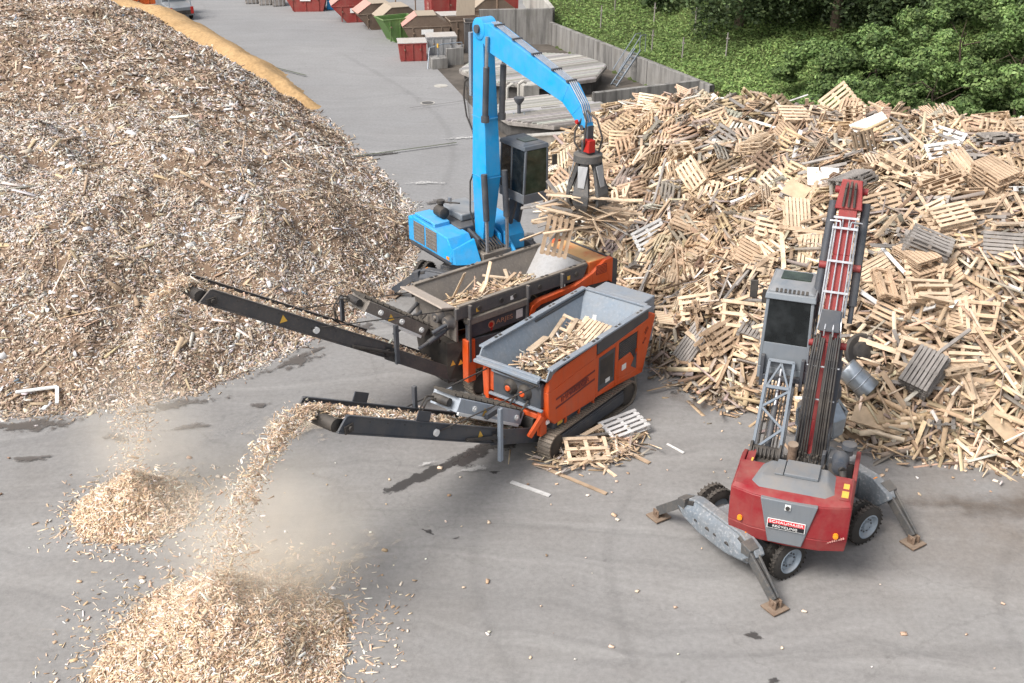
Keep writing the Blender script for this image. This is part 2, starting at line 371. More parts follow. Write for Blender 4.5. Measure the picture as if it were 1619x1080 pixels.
def mass_quads(name, pos, nrm, L, W, cols, mat, tilt=.5, parent=None):
    N = len(pos); t, b, n = frames(nrm, tilt); V = np.empty((N, 4, 3))
    for i, (a, c, e) in enumerate(((-1, 0, 0), (0, -1, .25), (1, 0, 0), (0, 1, .25))):
        V[:, i] = pos+t*(L[:, None]*a/2)+b*(W[:, None]*c/2)+n*(W[:, None]*e)
    F = (np.arange(4)[None]+np.arange(N)[:, None]*4)
    return link(name, np_mesh(name, V.reshape(-1, 3), F, mat, np.repeat(cols, 4, 0)), parent)
def palette(N, cols, wts, jit=.14):
    c = np.array(cols)[rng.choice(len(cols), N, p=np.array(wts)/sum(wts))]
    return np.clip(c*(1+rng.normal(0, jit, (N, 1)))*(1+rng.normal(0, .03, (N, 3))), .005, .95)
def grid_mesh(name, x0, x1, y0, y1, step, hf, mat, colf=None, keep=None):
    xs = np.arange(x0, x1+1e-6, step); ys = np.arange(y0, y1+1e-6, step); X, Y = np.meshgrid(xs, ys); Z = hf(X, Y)
    V = np.stack([X.ravel(), Y.ravel(), Z.ravel()], 1); nx = len(xs); ny = len(ys)
    i, j = np.meshgrid(np.arange(nx-1), np.arange(ny-1)); a = (j*nx+i).ravel(); F = np.stack([a, a+1, a+1+nx, a+nx], 1)
    if keep is not None:
        k = keep(X, Y).ravel(); F = F[k[F].any(1)]
        used = np.unique(F); mp = np.full(len(V), -1); mp[used] = np.arange(len(used)); V = V[used]; F = mp[F]
    return np_mesh(name, V, F, mat, None if colf is None else colf(V[:, 0], V[:, 1]), True)
def frame_boxes(name, pos, t, b, n, L, W, T, cols, mat):
    sg = np.array([(-1,-1,-1),(1,-1,-1),(1,1,-1),(-1,1,-1),(-1,-1,1),(1,-1,1),(1,1,1),(-1,1,1)], float); N = len(pos)
    V = pos[:, None]+t[:, None]*(L[:, None]*sg[None, :, 0]/2)[..., None]+b[:, None]*(W[:, None]*sg[None, :, 1]/2)[..., None]+n[:, None]*(T[:, None]*sg[None, :, 2]/2)[..., None]
    F = (BOXF[None]+np.arange(N)[:, None, None]*8).reshape(-1, 4)
    return link(name, np_mesh(name, V.reshape(-1, 3), F, mat, np.repeat(cols, 8, 0)))
def normals(hf, x, y, e=.15):
    gx = (hf(x+e, y)-hf(x-e, y))/(2*e); gy = (hf(x, y+e)-hf(x, y-e))/(2*e)
    n = np.stack([-gx, -gy, np.ones_like(gx)], 1); return n/np.linalg.norm(n, axis=1, keepdims=True)
def structure(o): o['kind'] = 'structure'; return o
# ================================================================== SETTING
# ---- ground sheet
structure(MB().add([(-400,-300,0),(400,-300,0),(400,700,0),(-400,700,0)], [(0,1,2,3)]).build('yard_ground', 'ground'))
zoff = [.004]
def nz(): zoff[0] += .0025; return zoff[0]
def blob(name, cx, cy, rx, ry, rot, mat, n=28):
    z = nz(); V = []; C = []; k = 7; ca, sa = math.cos(R_(rot)), math.sin(R_(rot))
    for i in range(k+1):
        for j in range(n):
            r = i/k*(1+.25*math.sin(3*j*2*math.pi/n+cx)+.15*math.sin(5*j*2*math.pi/n+cy)); t = 2*math.pi*j/n
            u, v = rx*r*math.cos(t), ry*r*math.sin(t); V.append((cx+u*ca-v*sa, cy+u*sa+v*ca, z)); C.append((1-i/k,)*3)
    F = [(i*n+j, i*n+(j+1) % n, (i+1)*n+(j+1) % n, (i+1)*n+j) for i in range(k) for j in range(n)]
    structure(link(name, np_mesh(name, np.array(V), np.array(F), mat, np.array(C))))
def ribbon(name, pts, wd, mat, lvl=1.0):
    z = nz(); V = []; C = []; P = [Vector((*p, 0)) for p in pts]; fine = []
    for i, (a, b) in enumerate(zip(P[:-1], P[1:])):
        a0 = P[max(i-1, 0)]; b1 = P[min(i+2, len(P)-1)]
        for k in range(8):
            t = k/8; fine.append(.5*((2*a)+(b-a0)*t+(2*a0-5*a+4*b-b1)*t*t+(3*a-a0-3*b+b1)*t**3))
    fine.append(P[-1]); n = len(fine)
    for i, p in enumerate(fine):
        d = (fine[min(i+1, n-1)]-fine[max(i-1, 0)]).normalized(); s = Vector((-d.y, d.x, 0)); e = min(1, min(i, n-1-i)/max(1, n*.12))
        for j in range(7):
            u = j/6*2-1; q = p+s*u*wd/2; V.append((q.x, q.y, z)); C.append(((1-abs(u))*1.3*e*lvl,)*3)
    F = [(i*7+j, i*7+j+1, (i+1)*7+j+1, (i+1)*7+j) for i in range(n-1) for j in range(6)]
    structure(link(name, np_mesh(name, np.array(V), np.array(F), mat, np.array(C))))
ribbon('oil_stain', [(-3.35,23.7),(-2.5,24.4),(-1.6,25.2),(-.9,25.9),(-.3,26.6)], .62, 'oil'); ribbon('oil_stain', [(-1.5,24.9),(-.7,25.9),(.2,26.2)], .8, 'oil', .8)
blob('oil_stain', -.45, 24.75, .17, .13, 0, 'oil'); blob('oil_stain', -2.0, 22.2, .28, .12, -30, 'oil'); blob('oil_stain', -1.35, 21.9, .25, .08, 10, 'oil')
blob('oil_stain', 5.0, 18.55, .3, .2, 0, 'oil'); blob('oil_stain', 5.2, 17.2, .25, .2, 40, 'oil'); blob('oil_stain', 6.1, 30.2, 1.1, .7, 20, 'oil'); blob('oil_stain', 5.2, 29.1, .7, .5, 20, 'oil')
for c in ((-13.5,27.1,2.6,.5,4),(-9.7,28.2,2.0,.45,22),(-6.6,31.0,1.8,.5,48),(-5.0,33.2,1.6,.5,50),(-10.6,26.4,.9,.28,-20),(-8.9,27.0,.8,.25,12),(-12.6,25.4,.9,.2,8),(-7.2,28.2,.55,.18,0)):
    blob('wet_patch', *c, 'wet')
ribbon('wet_patch', [(-8.3,51.5),(-6.9,52.1),(-5.3,52.7)], .55, 'wet'); blob('wet_patch', 2.4, 33.5, 2.6, 1.8, 40, 'wet'); blob('wet_patch', 0.2, 41.5, 1.3, .5, 10, 'wet'); blob('wet_patch', 1.6, 43.5, .9, .45, 30, 'wet'); blob('wet_patch', -3.2, 45.5, 1.2, .35, 20, 'wet')
for c in ((-.9,24.9,.8,.22,25),(-2.2,25.1,.5,.13,30),(3.2,29.4,.9,.3,40),(-1.0,29.0,1.0,.3,20),(-3.8,48,1.2,.35,0),(-2.4,55,1.3,.3,10),(-6.1,52.5,1.0,.25,0),(-3.0,43,.8,.22,0)):
    blob('pale_scuff', *c, 'scuff')
blob('sawdust_film', -5.6, 19.6, 4.0, 2.8, 35, 'dustmark'); blob('sawdust_film', -9.0, 23.6, 2.6, 1.9, 30, 'dustmark'); blob('sawdust_film', -5.6, 27.2, 2.6, 1.2, 30, 'dustmark')
blob('trodden_dirt', 11.5, 23.2, 4.2, 1.0, -4, 'earth'); blob('trodden_dirt', 5.3, 28.2, 1.6, .8, -30, 'earth'); blob('trodden_dirt', 7.5, 25.5, 1.8, .35, -20, 'earth')
ribbon('tyre_mark', [(-.9,22.9),(-.8,20),(-.1,17.5),(.5,15.5),(.7,12.5)], .55, 'tyre'); ribbon('tyre_mark', [(14.5,19.9),(11,18.3),(7.5,17.9),(3.5,17.7),(0,17.6)], .5, 'tyre')
ribbon('tyre_mark', [(13.5,22.6),(11.6,21.6),(10.4,19.0),(10.2,15)], .5, 'tyre'); ribbon('tyre_mark', [(3.2,24.3),(2.2,21.5),(2.4,17)], .5, 'tyre'); ribbon('tyre_mark', [(-4,40),(-2.8,52),(-5,62),(-12,76)], .7, 'tyre')
ribbon('tyre_mark', [(-13,23.4),(-9.5,24.9),(-6.8,27.8)], .5, 'tyre'); ribbon('tyre_mark', [(6.2,17.2),(7.0,15.6),(7.1,13.5)], .35, 'tyre'); ribbon('tyre_mark', [(4.6,24.5),(7.5,24.0),(9.9,22.9)], .6, 'tyre')
def strip(name, pts, wd, mat, h=.004):
    mb = MB(); z = nz()
    for a, b in zip(pts[:-1], pts[1:]): mb.beam((*a, z), (*b, z), wd, h)
    structure(mb.build(name, mat, smooth=False))
M['mossjoint'] = simple('mossy_joint', (.07,.085,.04), .95, 0, .5, 3, 0); M['darkjoint'] = simple('dark_joint', (.09,.085,.08), .9, 0, .5, 3, 0)
strip('pavement_joint', [(-23.5,84.5),(-19.2,76.5),(-15.5,71.0),(-12.3,68.0)], .10, 'mossjoint'); strip('pavement_joint', [(-8.2,51.4),(-5.6,52.6),(-2.7,54.0)], .09, 'mossjoint')
strip('pavement_joint', [(-2.7,66),(-2.2,58),(-1.4,50)], .04, 'darkjoint'); strip('pavement_joint', [(-5.5,60.5),(-2.2,62.2)], .04, 'darkjoint')
M['castiron'] = simple('cast_iron', (.12,.115,.11), .7, .2, .3, 30, .3)
for (x, y, c) in ((-4.13,65.84,'pale round manhole cover in the yard nearer the containers'), (-4.64,61.95,'dark round manhole cover in the yard farther from the containers')):
    mh = thing('manhole_cover', (x, y, 0), 0, c, 'manhole cover', 'manhole covers in the yard')
    MB().lathe((0,0,.004), 'z', [(0,.40),(.012,.40),(.012,.33)], 28).build('cover_frame', 'concrete_pale', mh)
    MB().lathe((0,0,.006), 'z', [(0,.325),(.014,.325)], 28).build('cover_plate', 'castiron' if y < 63 else 'concrete_pale', mh)

# ---- big heap of grey and brown wood chips
CH = [(-46,27.4),(-18,27.5),(-14.4,27.9),(-12,28.3),(-9.4,29.3),(-7.4,31.7),(-5.4,34.4),(-4.0,37),(-3.7,41),(-4.7,45.5),(-7.3,52),(-9.4,57),(-12.0,62),(-15.6,68),(-19.4,75),(-23.2,81),(-28,84.5),(-46,86)]
def h_chip(x, y):
    d = poly_dist(x, y, CH)+.9*(fbm(x*.6, y*.6, 3)-.47)*np.clip((y-20)/10, .5, 1.6)
    cap = 5.8+2.8*(fbm(x*.09, y*.09, 5)-.5)-.10*np.clip(y-58, 0, 40)
    r = .66*np.clip(d, -1, 60); h = cap*(1-np.exp(-np.clip(r, 0, 60)/cap*1.18))
    h = h+(fbm(x*.28, y*.28, 9)-.47)*2.0*np.clip(d/4, 0, 1)+(fbm(x*1.3, y*1.3, 19)-.47)*.6*np.clip(d/2, 0, 1)
    return np.where(d < 0, -.1+.2*np.clip(d, -1, 0), h)
def chip_under(x, y):
    t = fbm(x*1.5, y*1.5, 31)[:, None]; return np.array([.13,.085,.055])*(1-t)+np.array([.30,.21,.145])*t  # core coloured darker than the chips to paint shade into their gaps
me = grid_mesh('chip_heap_core', -46, -3, 26.5, 86, .3, h_chip, 'chips', chip_under, lambda X, Y: poly_dist(X, Y, CH) > -1.0)
heap = tag(link('wood_chip_heap', me), 'huge heap of shredded grey and brown waste wood chips on the left', 'chip heap', kind='stuff')
C_TAN = [(.53,.415,.31),(.42,.315,.23),(.30,.22,.16),(.63,.535,.435),(.43,.39,.355),(.68,.64,.60),(.19,.14,.105),(.22,.27,.33)]
def chip_cols(x, y):
    z = 1.25*fbm(x*.16, y*.16, 41, 3)-.1+.09*np.clip((y-40)/20, 0, 1); z2 = fbm(x*.45, y*.45, 43, 3); N = len(x)
    tan = palette(N, C_TAN, [24,17,10,21,12,24,7,.7]); brn = palette(N, C_TAN, [18,26,24,9,7,8,10,.4]); gry = palette(N, C_TAN, [14,10,6,18,20,32,5,1.2])
    out = np.where((z > .52)[:, None], gry, tan); return np.where((z2 < .40)[:, None], brn, out)
def chips_on(name, hf, poly, bx, n, Lr, Wr, label, cat, colf, tilt=.35, dens=None, parent=None, lift=.03):
    x = rng.uniform(bx[0], bx[1], n); y = rng.uniform(bx[2], bx[3], n); k = poly_dist(x, y, poly) > -.35+rng.exponential(.12, n)*-1
    if dens is not None: k &= rng.uniform(0, 1, n) < dens(x, y)
    x = x[k]; y = y[k]; N = len(x); z = np.maximum(hf(x, y), 0)+lift*rng.uniform(-.3, 1.2, N)
    L = rng.lognormal(math.log(Lr), .5, N); W = np.minimum(rng.lognormal(math.log(Wr), .45, N), L*.8)
    o = mass_boxes(name, np.stack([x, y, z], 1), normals(hf, x, y), L, W, np.clip(W*.25, .006, .03), colf(x, y), 'chips', tilt, parent=parent)
    return tag(o, label, cat, kind='stuff') if label else o
chips_on('wood_chips', h_chip, CH, (-24,-3.5,27,46), 120000, .115, .04, 'shredded wood chips covering the near face of the big chip heap', 'wood chips', chip_cols)
chips_on('wood_chips', h_chip, CH, (-17,-3.5,27,37), 26000, .085, .028, 'small splinters at the foot of the big chip heap behind the belts', 'wood chips', chip_cols, .45)
chips_on('wood_chips', h_chip, CH, (-38,-4,46,85), 95000, .20, .07, 'shredded wood chips on the far back of the big chip heap', 'wood chips', chip_cols)
chips_on('wood_chips', h_chip, CH, (-24,-3.5,27,46), 900, .55, .07, 'long battens and laths lying among the shredded chips', 'wood chips', lambda x, y: palette(len(x), [(.55,.42,.28),(.68,.62,.54),(.35,.26,.18)], [4,3,3]), .25, lift=.08)
chips_on('wood_chips', h_chip, CH, (-17,-4,27,44), 420, .17, .12, 'white laminate scraps lying scattered over the chip heap', 'wood chips', lambda x, y: palette(len(x), [(.74,.73,.71),(.62,.63,.65),(.68,.60,.48)], [6,2,3]), .4, lift=.05)
# white bent profile lying at the foot of the chip heap
pz = MB().beam((-14.1,28.35,.38),(-13.0,28.6,.42),.11,.06).beam((-13.0,28.6,.42),(-12.85,28.05,.18),.10,.06); tag(pz.build('metal_profile', 'white', bev=.01), 'bent white metal profile at the foot of the chip heap', 'metal profile')

# ---- yellow sawdust heap behind
YL = [(-10.2,60.6),(-10.6,61.4),(-11.4,63.2),(-13.6,68.2),(-17.5,75.2),(-22.9,84.5),(-28,89),(-38,92),(-40,80),(-27,79.5),(-21,72),(-15,64),(-11.5,60.5)]
def h_yel(x, y):
    d = poly_dist(x, y, YL)+.5*(fbm(x*.7, y*.7, 71)-.47); return np.where(d < 0, -.1+.2*np.clip(d,-1,0), 2.0*(1-np.exp(-d*.5)))+(fbm(x*.8, y*.8, 77)-.47)*.4+(fbm(x*2.6, y*2.6, 79)-.47)*.22
M['sawdust'] = attr_mat('yellow_sawdust', .95, 0, .5, 5)
def ycol(x, y): t = fbm(x*.8, y*.8, 73)[:, None]; return np.array([.43,.275,.13])*(1-t)+np.array([.60,.40,.205])*t
tag(link('sawdust_heap', grid_mesh('sawdust_heap', -40, -7, 52, 93, .35, h_yel, 'sawdust', ycol, lambda X, Y: poly_dist(X, Y, YL) > -.8)), 'long low heap of yellow sawdust along the road behind the chip heap', 'sawdust heap', kind='stuff')
BR = [(-35,87),(-29,88.5),(-30,92),(-34,94),(-40,93),(-40,88)]
def h_br(x, y):
    d = poly_dist(x, y, BR); return np.where(d < 0, -.2, 2.6*(1-np.exp(-d*.6)))+fbm(x, y, 5)*.3
bh = tag(link('brushwood_heap', grid_mesh('brushwood_heap', -40.5, -28, 86, 95, .4, h_br, 'chips', lambda x, y: np.tile([.10,.085,.07], (len(x), 1)), lambda X, Y: poly_dist(X, Y, BR) > -.6)), 'dark heap of old brushwood behind the yellow sawdust', 'brushwood heap', kind='stuff')
chips_on('brushwood', h_br, BR, (-41,-28,86,95), 1600, 1.0, .10, None, None, lambda x, y: palette(len(x), [(.12,.10,.085),(.2,.17,.14),(.06,.05,.045)], [4,3,3]), .5, parent=bh, lift=.2)

# ---- two fresh heaps of chips under the belts
FRESH = [(.75,.585,.43),(.67,.49,.335),(.53,.37,.24),(.82,.71,.58),(.34,.235,.155),(.86,.81,.73)]
def heap_f(cx, cy, rx, ry, h, seed):
    def f(x, y):
        r = np.hypot((x-cx)/rx, (y-cy)/ry)+.45*(fbm(x*1.1, y*1.1, seed)-.47); return np.where(r < 1, h*(1-np.clip(r,0,1))**1.3, -.05)+np.where(r < 1, (fbm(x*2.2, y*2.2, seed+3)-.47)*.35*(1-r), 0)
    return f
def fresh(name, cx, cy, rx, ry, h, n, label, Ls):
    f = heap_f(cx, cy, rx, ry, h, int(abs(cx*10)))
    el = lambda k: [(cx+rx*k*math.cos(2*math.pi*i/32), cy+ry*k*math.sin(2*math.pi*i/32)) for i in range(32)]
    tag(link(name, grid_mesh(name, cx-rx-.2, cx+rx+.2, cy-ry-.2, cy+ry+.2, .08, f, 'chips', lambda x, y: np.tile([.38,.28,.18], (len(x), 1)), lambda X, Y: poly_dist(X, Y, el(1.05)) > 0)), label, 'chip heap', 'fresh heaps under the conveyor belts', kind='stuff')
    dens = lambda x, y: np.clip((1.04-np.hypot((x-cx)/rx, (y-cy)/ry)-.35*(fbm(x*.9, y*.9, 7)-.47))*6, 0, 1)
    colf = lambda x, y: palette(len(x), FRESH, [26,26,16,18,8,8])
    chips_on('fresh_wood_chips', f, el(1.0), (cx-rx,cx+rx,cy-ry,cy+ry), n, Ls, Ls*.2, 'pale splinters covering the '+label, 'wood chips', colf, .5, dens, lift=.05)
    chips_on('fresh_wood_chips', lambda x, y: np.maximum(f(x, y), 0), el(1.5), (cx-rx*1.5,cx+rx*1.5,cy-ry*1.5,cy+ry*1.5), int(n*.55), Ls*.9, Ls*.22, 'loose splinters strewn on the ground round the '+label, 'wood chips', colf, .3, lambda x, y: np.exp(-np.clip(np.hypot((x-cx)/rx, (y-cy)/ry)-.72, 0, 9)*3.3), lift=.02)
fresh('fresh_chip_heap', -5.9, 18.2, 2.5, 2.4, 1.8, 30000, 'large fresh heap of pale chips in the front corner of the yard', .12)
fresh('fresh_chip_heap', -9.2, 23.1, 1.5, 1.4, 1.12, 12000, 'small fresh heap of pale chips beside the foot of the big chip heap', .12)
x = rng.uniform(-14, 13, 2600); y = rng.uniform(12, 34, 2600); k = (poly_dist(x, y, CH) < 0) & (rng.uniform(0, 1, 2600) < .06+.5*np.exp(-np.hypot(x+7.5, y-21)/2.6)+.25*np.exp(-np.hypot(x-3, y-24.5)/2.5)+.3*np.exp(-np.abs(poly_dist(x, y, [(4.3,34),(4.3,30),(6.1,28),(8.4,26.6),(10.2,25),(13,24.3),(17,24),(30,23.5),(30,40)]))/.9))
x = x[k]; y = y[k]; N = len(x); s = np.minimum(rng.lognormal(math.log(.04), .5, N), .085)
tag(mass_boxes('wood_scraps', np.stack([x, y, np.full(N, .025)], 1), np.tile([0,0,1.], (N,1)), s*1.5, s, s*.5, palette(N, FRESH, [10,10,8,16,6,10]), 'chips', .15), 'small wood scraps and crumbs strewn over the asphalt yard', 'wood scraps', kind='stuff')

# ---- heap of pallets and boards
FRONT = [(1.6,52.2),(1.2,47),(2.0,42),(3.4,38.4),(4.4,34.5),(4.4,30.6),(6.0,28.3),(8.4,26.9),(10.2,25.6),(13,24.8),(17,24.3),(36,23.3)]
BACK = [(2.2,53.4),(5.5,53.8),(9.5,51.5),(13.5,47.6),(18,45.6),(24,44.5),(36,43.5)]
WP = FRONT+BACK[::-1]
def line_dist(x, y, pl):
    d = np.full(np.shape(x), 1e9)
    for (ax, ay), (bx, by) in zip(pl[:-1], pl[1:]):
        ex, ey = bx-ax, by-ay; t = np.clip(((x-ax)*ex+(y-ay)*ey)/(ex*ex+ey*ey), 0, 1); d = np.minimum(d, np.hypot(x-ax-t*ex, y-ay-t*ey))
    return d
def h_wood(x, y):
    ins = poly_dist(x, y, WP); a = line_dist(x, y, FRONT)+1.0*(fbm(x*.5, y*.5, 91)-.47); b = line_dist(x, y, BACK)
    f = 2.6*(1-np.exp(-np.clip(a, 0, 99)/2.6))+.27*np.clip(a, 0, 99); g = 1.05*b; c = 5.35+1.3*(fbm(x*.25, y*.25, 95)-.47)-.085*np.clip(x-9.5, 0, 14)
    m = -np.log(np.exp(-f*1.6)+np.exp(-g*1.6)+np.exp(-c*1.6))/1.6
    return np.where(ins > 0, np.maximum(m, 0)+(fbm(x*.7, y*.7, 97)-.47)*.7*np.clip(a/2, 0, 1), -.1)
heapw = tag(link('waste_wood_heap', grid_mesh('waste_wood_core', 1, 34, 23, 54, .35, lambda x, y: h_wood(x, y)-.22, 'boards', lambda x, y: np.tile([.20,.14,.09], (len(x), 1)), lambda X, Y: poly_dist(X, Y, WP) > -.4)), 'wide heap of broken pallets and boards at the foot of the trees', 'waste wood heap', kind='stuff')
WOODC = [(.65,.49,.335),(.57,.42,.275),(.46,.33,.215),(.73,.595,.435),(.38,.31,.25),(.33,.285,.245),(.25,.175,.12),(.75,.69,.61)]
def boards(name, n, bx, Lm, Wm, label, wt, tilt, lift, dens=None):
    x = rng.uniform(bx[0], bx[1], n); y = rng.uniform(bx[2], bx[3], n); k = poly_dist(x, y, WP) > rng.exponential(.25, n)*-1+.05
    if dens is not None: k &= rng.uniform(0, 1, n) < dens(x, y)
    x = x[k]; y = y[k]; N = len(x); L = np.clip(rng.lognormal(math.log(Lm), .4, N), .15, 2.4); W = rng.uniform(.6, 1.35, N)*Wm
    lo = fbm(x*.22, y*.22, 101, 3)[:, None]; c1 = palette(N, WOODC, wt, .16); c2 = palette(N, WOODC, [8,10,16,6,22,18,14,3], .16)
    col = np.where(lo > .56, c2, c1)
    yaw = fbm(x*.35, y*.35, 103, 2)*9+rng.normal(0, .8, N); z = np.maximum(h_wood(x, y), 0)+rng.uniform(-.12, 1, N)**2*lift
    return tag(mass_boxes(name, np.stack([x, y, z], 1), normals(h_wood, x, y), L, W, rng.uniform(.018, .03, N), col, 'boards', tilt, yaw), label, 'boards', kind='stuff')
WT = [24,22,19,16,9,8,7,5]
boards('loose_boards', 12500, (1, 25, 23.5, 40), 1.0, .105, 'tangle of loose boards filling the near face of the waste wood heap', WT, .30, .34)
boards('loose_boards', 6500, (1, 28, 38, 54), .9, .12, 'tangle of loose boards along the ridge of the waste wood heap', WT, .36, .36)
boards('wood_fragments', 15000, (4, 20, 23.3, 32), .16, .045, 'splintered fragments along the foot of the waste wood heap', WT, .5, .12, lambda x, y: np.exp(-line_dist(x, y, FRONT)/1.6))
MB_ = []
def pallet_parts(kind):
    """EUR-like pallet 1.2 x 0.8, returns (deck MB, frame MB)"""
    d = MB(); f = MB(); n = {'full': 7, 'gap': 5, 'broken': 5, 'wrecked': 6}[kind]; W = .8
    for i in range(n):
        if kind == 'broken' and i in (1, 3): continue
        y = -W/2+.055+(W-.11)*i/(n-1); wd = .085 if n == 7 else .10
        if kind == 'wrecked':
            if i == 2: continue
            a = .16*math.sin(i*2.3); d.hexa([(-.6+.1*math.sin(i*5),y-.04,.122),(.5+.12*math.cos(i*3),y-.04+a,.122),(.5+.12*math.cos(i*3),y+.05+a,.122),(-.6+.1*math.sin(i*5),y+.05,.122)], [(-.6+.1*math.sin(i*5),y-.04,.144),(.5+.12*math.cos(i*3),y-.04+a,.15+.12*(i%2)),(.5+.12*math.cos(i*3),y+.05+a,.15+.12*(i%2)),(-.6+.1*math.sin(i*5),y+.05,.144)]); continue
        e = .6-(.25 if kind == 'broken' and i == 4 else 0); d.box(-.6, e, y-wd/2, y+wd/2, .122, .144)
    for x in (-.53, 0, .53):
        f.box(x-.05, x+.05, -W/2, W/2, .10, .12)
        for y in (-.35, 0, .35): f.box(x-.05, x+.05, y-.05, y+.05, .022, .10)
    for y in ((-.35, 0, .35) if kind != 'wrecked' else (-.35,)): f.box(-.6, .6, y-.05, y+.05, 0, .02)
    return d, f
PAL = {}
def make_pallet(kind, mat):
    root = thing('wood_pallet', (0,0,-50), 0, 'x', 'pallet'); d, f = pallet_parts(kind)
    d.build('deck_boards', mat, root, smooth=False); f.build('runners', mat, root, smooth=False); return root
def zone(x, y):
    d = float(line_dist(np.array([x]), np.array([y]), FRONT)[0])
    if y > 44: a = 'beside the concrete basin wall' if x < 6 else 'on the ridge below the trees'
    elif y > 39: a = 'on the upper slope below the bushes' if x > 9 else 'on the slope behind the blue grab'
    elif y > 33: a = 'mid heap, left of the red boom' if x < 10.5 else 'mid heap, right of the red boom'
    elif x < 9.0: a = 'between the small shredder and the grey cab' 
    else: a = 'low on the heap, right of the red boom'
    if d < 1.2: a = 'at the heap edge ' + ('near the shredders' if x < 6.5 else 'beside the yard')
    return a
LOOK = {('full','w_fresh'):'pale close-boarded pallet', ('gap','w_fresh'):'pale wide-gapped pallet', ('broken','w_fresh'):'pale broken pallet',
        ('full','w_tan'):'tan close-boarded pallet', ('gap','w_tan'):'tan wide-gapped pallet', ('broken','w_tan'):'tan broken pallet',
        ('full','w_grey'):'grey close-boarded pallet', ('gap','w_grey'):'grey wide-gapped pallet', ('gap','w_white'):'whitened wide-gapped pallet', ('wrecked','w_fresh'):'pale smashed pallet with skewed boards', ('wrecked','w_grey'):'grey smashed pallet with skewed boards'}
used = set()
def orient(nrm, yaw, tilt):
    n = Vector(nrm)+Vector(rng.normal(0, tilt, 3)); n.normalize(); t = Vector((math.cos(yaw), math.sin(yaw), 0)); t = (t-n*t.dot(n)).normalized(); b = n.cross(t)
    return Matrix((t, b, n)).transposed().to_euler()
def place_pallet(key, loc, rot, label=None, group='pallets lying in the waste wood heap'):
    if key not in PAL: PAL[key] = make_pallet(*key)
    o = PAL[key] if key not in used else copy_tree(PAL[key]); used.add(key)
    o.location = loc; o.rotation_euler = rot; o['label'] = label or LOOK[key]+' '+zone(loc[0], loc[1]); o['group'] = group; return o
keys = list(LOOK); kw = np.array([16,20,13,12,15,9,5,6,3.,15,5]); kw /= kw.sum(); # beyond the nearest few hundred the pallets are one tangle
n = 430; x = rng.uniform(1.8, 24, n*3); y = rng.uniform(33.5, 51.5, n*3); k = (poly_dist(x, y, WP) > .4) & (np.abs(x) < .46*(y*.9+6)); x = x[k][:n]; y = y[k][:n]; n = len(x)
tt, bb, nn = frames(normals(h_wood, x, y), .42, fbm(x*.3, y*.3, 103, 2)*9+rng.normal(0, .5, n)); o3 = np.stack([x, y, h_wood(x, y)+rng.uniform(.02, .32, n)], 1); pc = palette(n, WOODC, [24,18,12,12,12,12,4,4], .1)
PB = [(0,yy,.133,1.2,.10,.022) for yy in (-.345,-.17,0,.17,.345)]+[(xx,0,.09,.1,.8,.06) for xx in (-.53,0,.53)]+[(0,yy,.01,1.2,.1,.02) for yy in (-.35,0,.35)]
J = len(PB); keep = rng.uniform(0, 1, (n, J)) > .1; a = np.array(PB); pos = o3[:, None]+tt[:, None]*a[None, :, 0, None]+bb[:, None]*a[None, :, 1, None]+nn[:, None]*a[None, :, 2, None]
rp = lambda v: np.repeat(v[:, None], J, 1)[keep]
tag(frame_boxes('far_pallets', pos[keep], rp(tt), rp(bb), rp(nn), np.tile(a[:, 3], (n,1))[keep], np.tile(a[:, 4], (n,1))[keep], np.tile(a[:, 5], (n,1))[keep], rp(pc)*rng.uniform(.85, 1.1, (int(keep.sum()), 1)), 'boards'), 'mass of jumbled pallets over the far slope and ridge of the waste wood heap', 'pallets', kind='stuff')
cnt = 0
place_pallet(('gap','w_white'), (3.05,26.75,.16), (R_(8),R_(-6),R_(28)), 'white weathered pallet on the ground beside the small shredder track', 'pallets lying on the yard')
place_pallet(('broken','w_fresh'), (1.95,25.45,.20), (R_(20),R_(5),R_(12)), 'pale broken pallet lying tilted at the small shredder track', 'pallets lying on the yard')
while cnt < 268:
    x = rng.uniform(1.6, 22); y = rng.uniform(24.4, 50.5); d = poly_dist(np.array([x]), np.array([y]), WP)[0]; ok = d > .5 and y < 25+.95*16 + (8 if x < 9 else 1.5) and abs(x) < .42*(y*.9+6)*1.05
    if not ok or math.hypot(x-9.4, y-27.4) < 1.3 or (y > 36 and rng.uniform() < .7): continue
    n = normals(h_wood, np.array([x]), np.array([y]))[0]; yaw = float(fbm(np.array([x*.3]), np.array([y*.3]), 103, 2)[0]*9+rng.normal(0, .5)); z = float(h_wood(np.array([x]), np.array([y]))[0])
    key = keys[rng.choice(len(keys), p=kw)]; m = 1
    if rng.uniform() < .16: m = int(rng.integers(3, 6))
    e = orient(n, yaw, .32 if m > 1 else .55); up = e.to_matrix() @ Vector((0,0,1)); al = e.to_matrix() @ Vector((.10,0,0))
    for k in range(m):
        if cnt >= 268: break
        p = Vector((x, y, z+rng.uniform(-.04, .22)))+up*(.16*k)+al*float(rng.normal(0, .8))
        if k: e = (e.to_matrix() @ Matrix.Rotation(float(rng.normal(0, .05)), 3, 'Z')).to_euler()
        place_pallet(key, p, e); cnt += 1
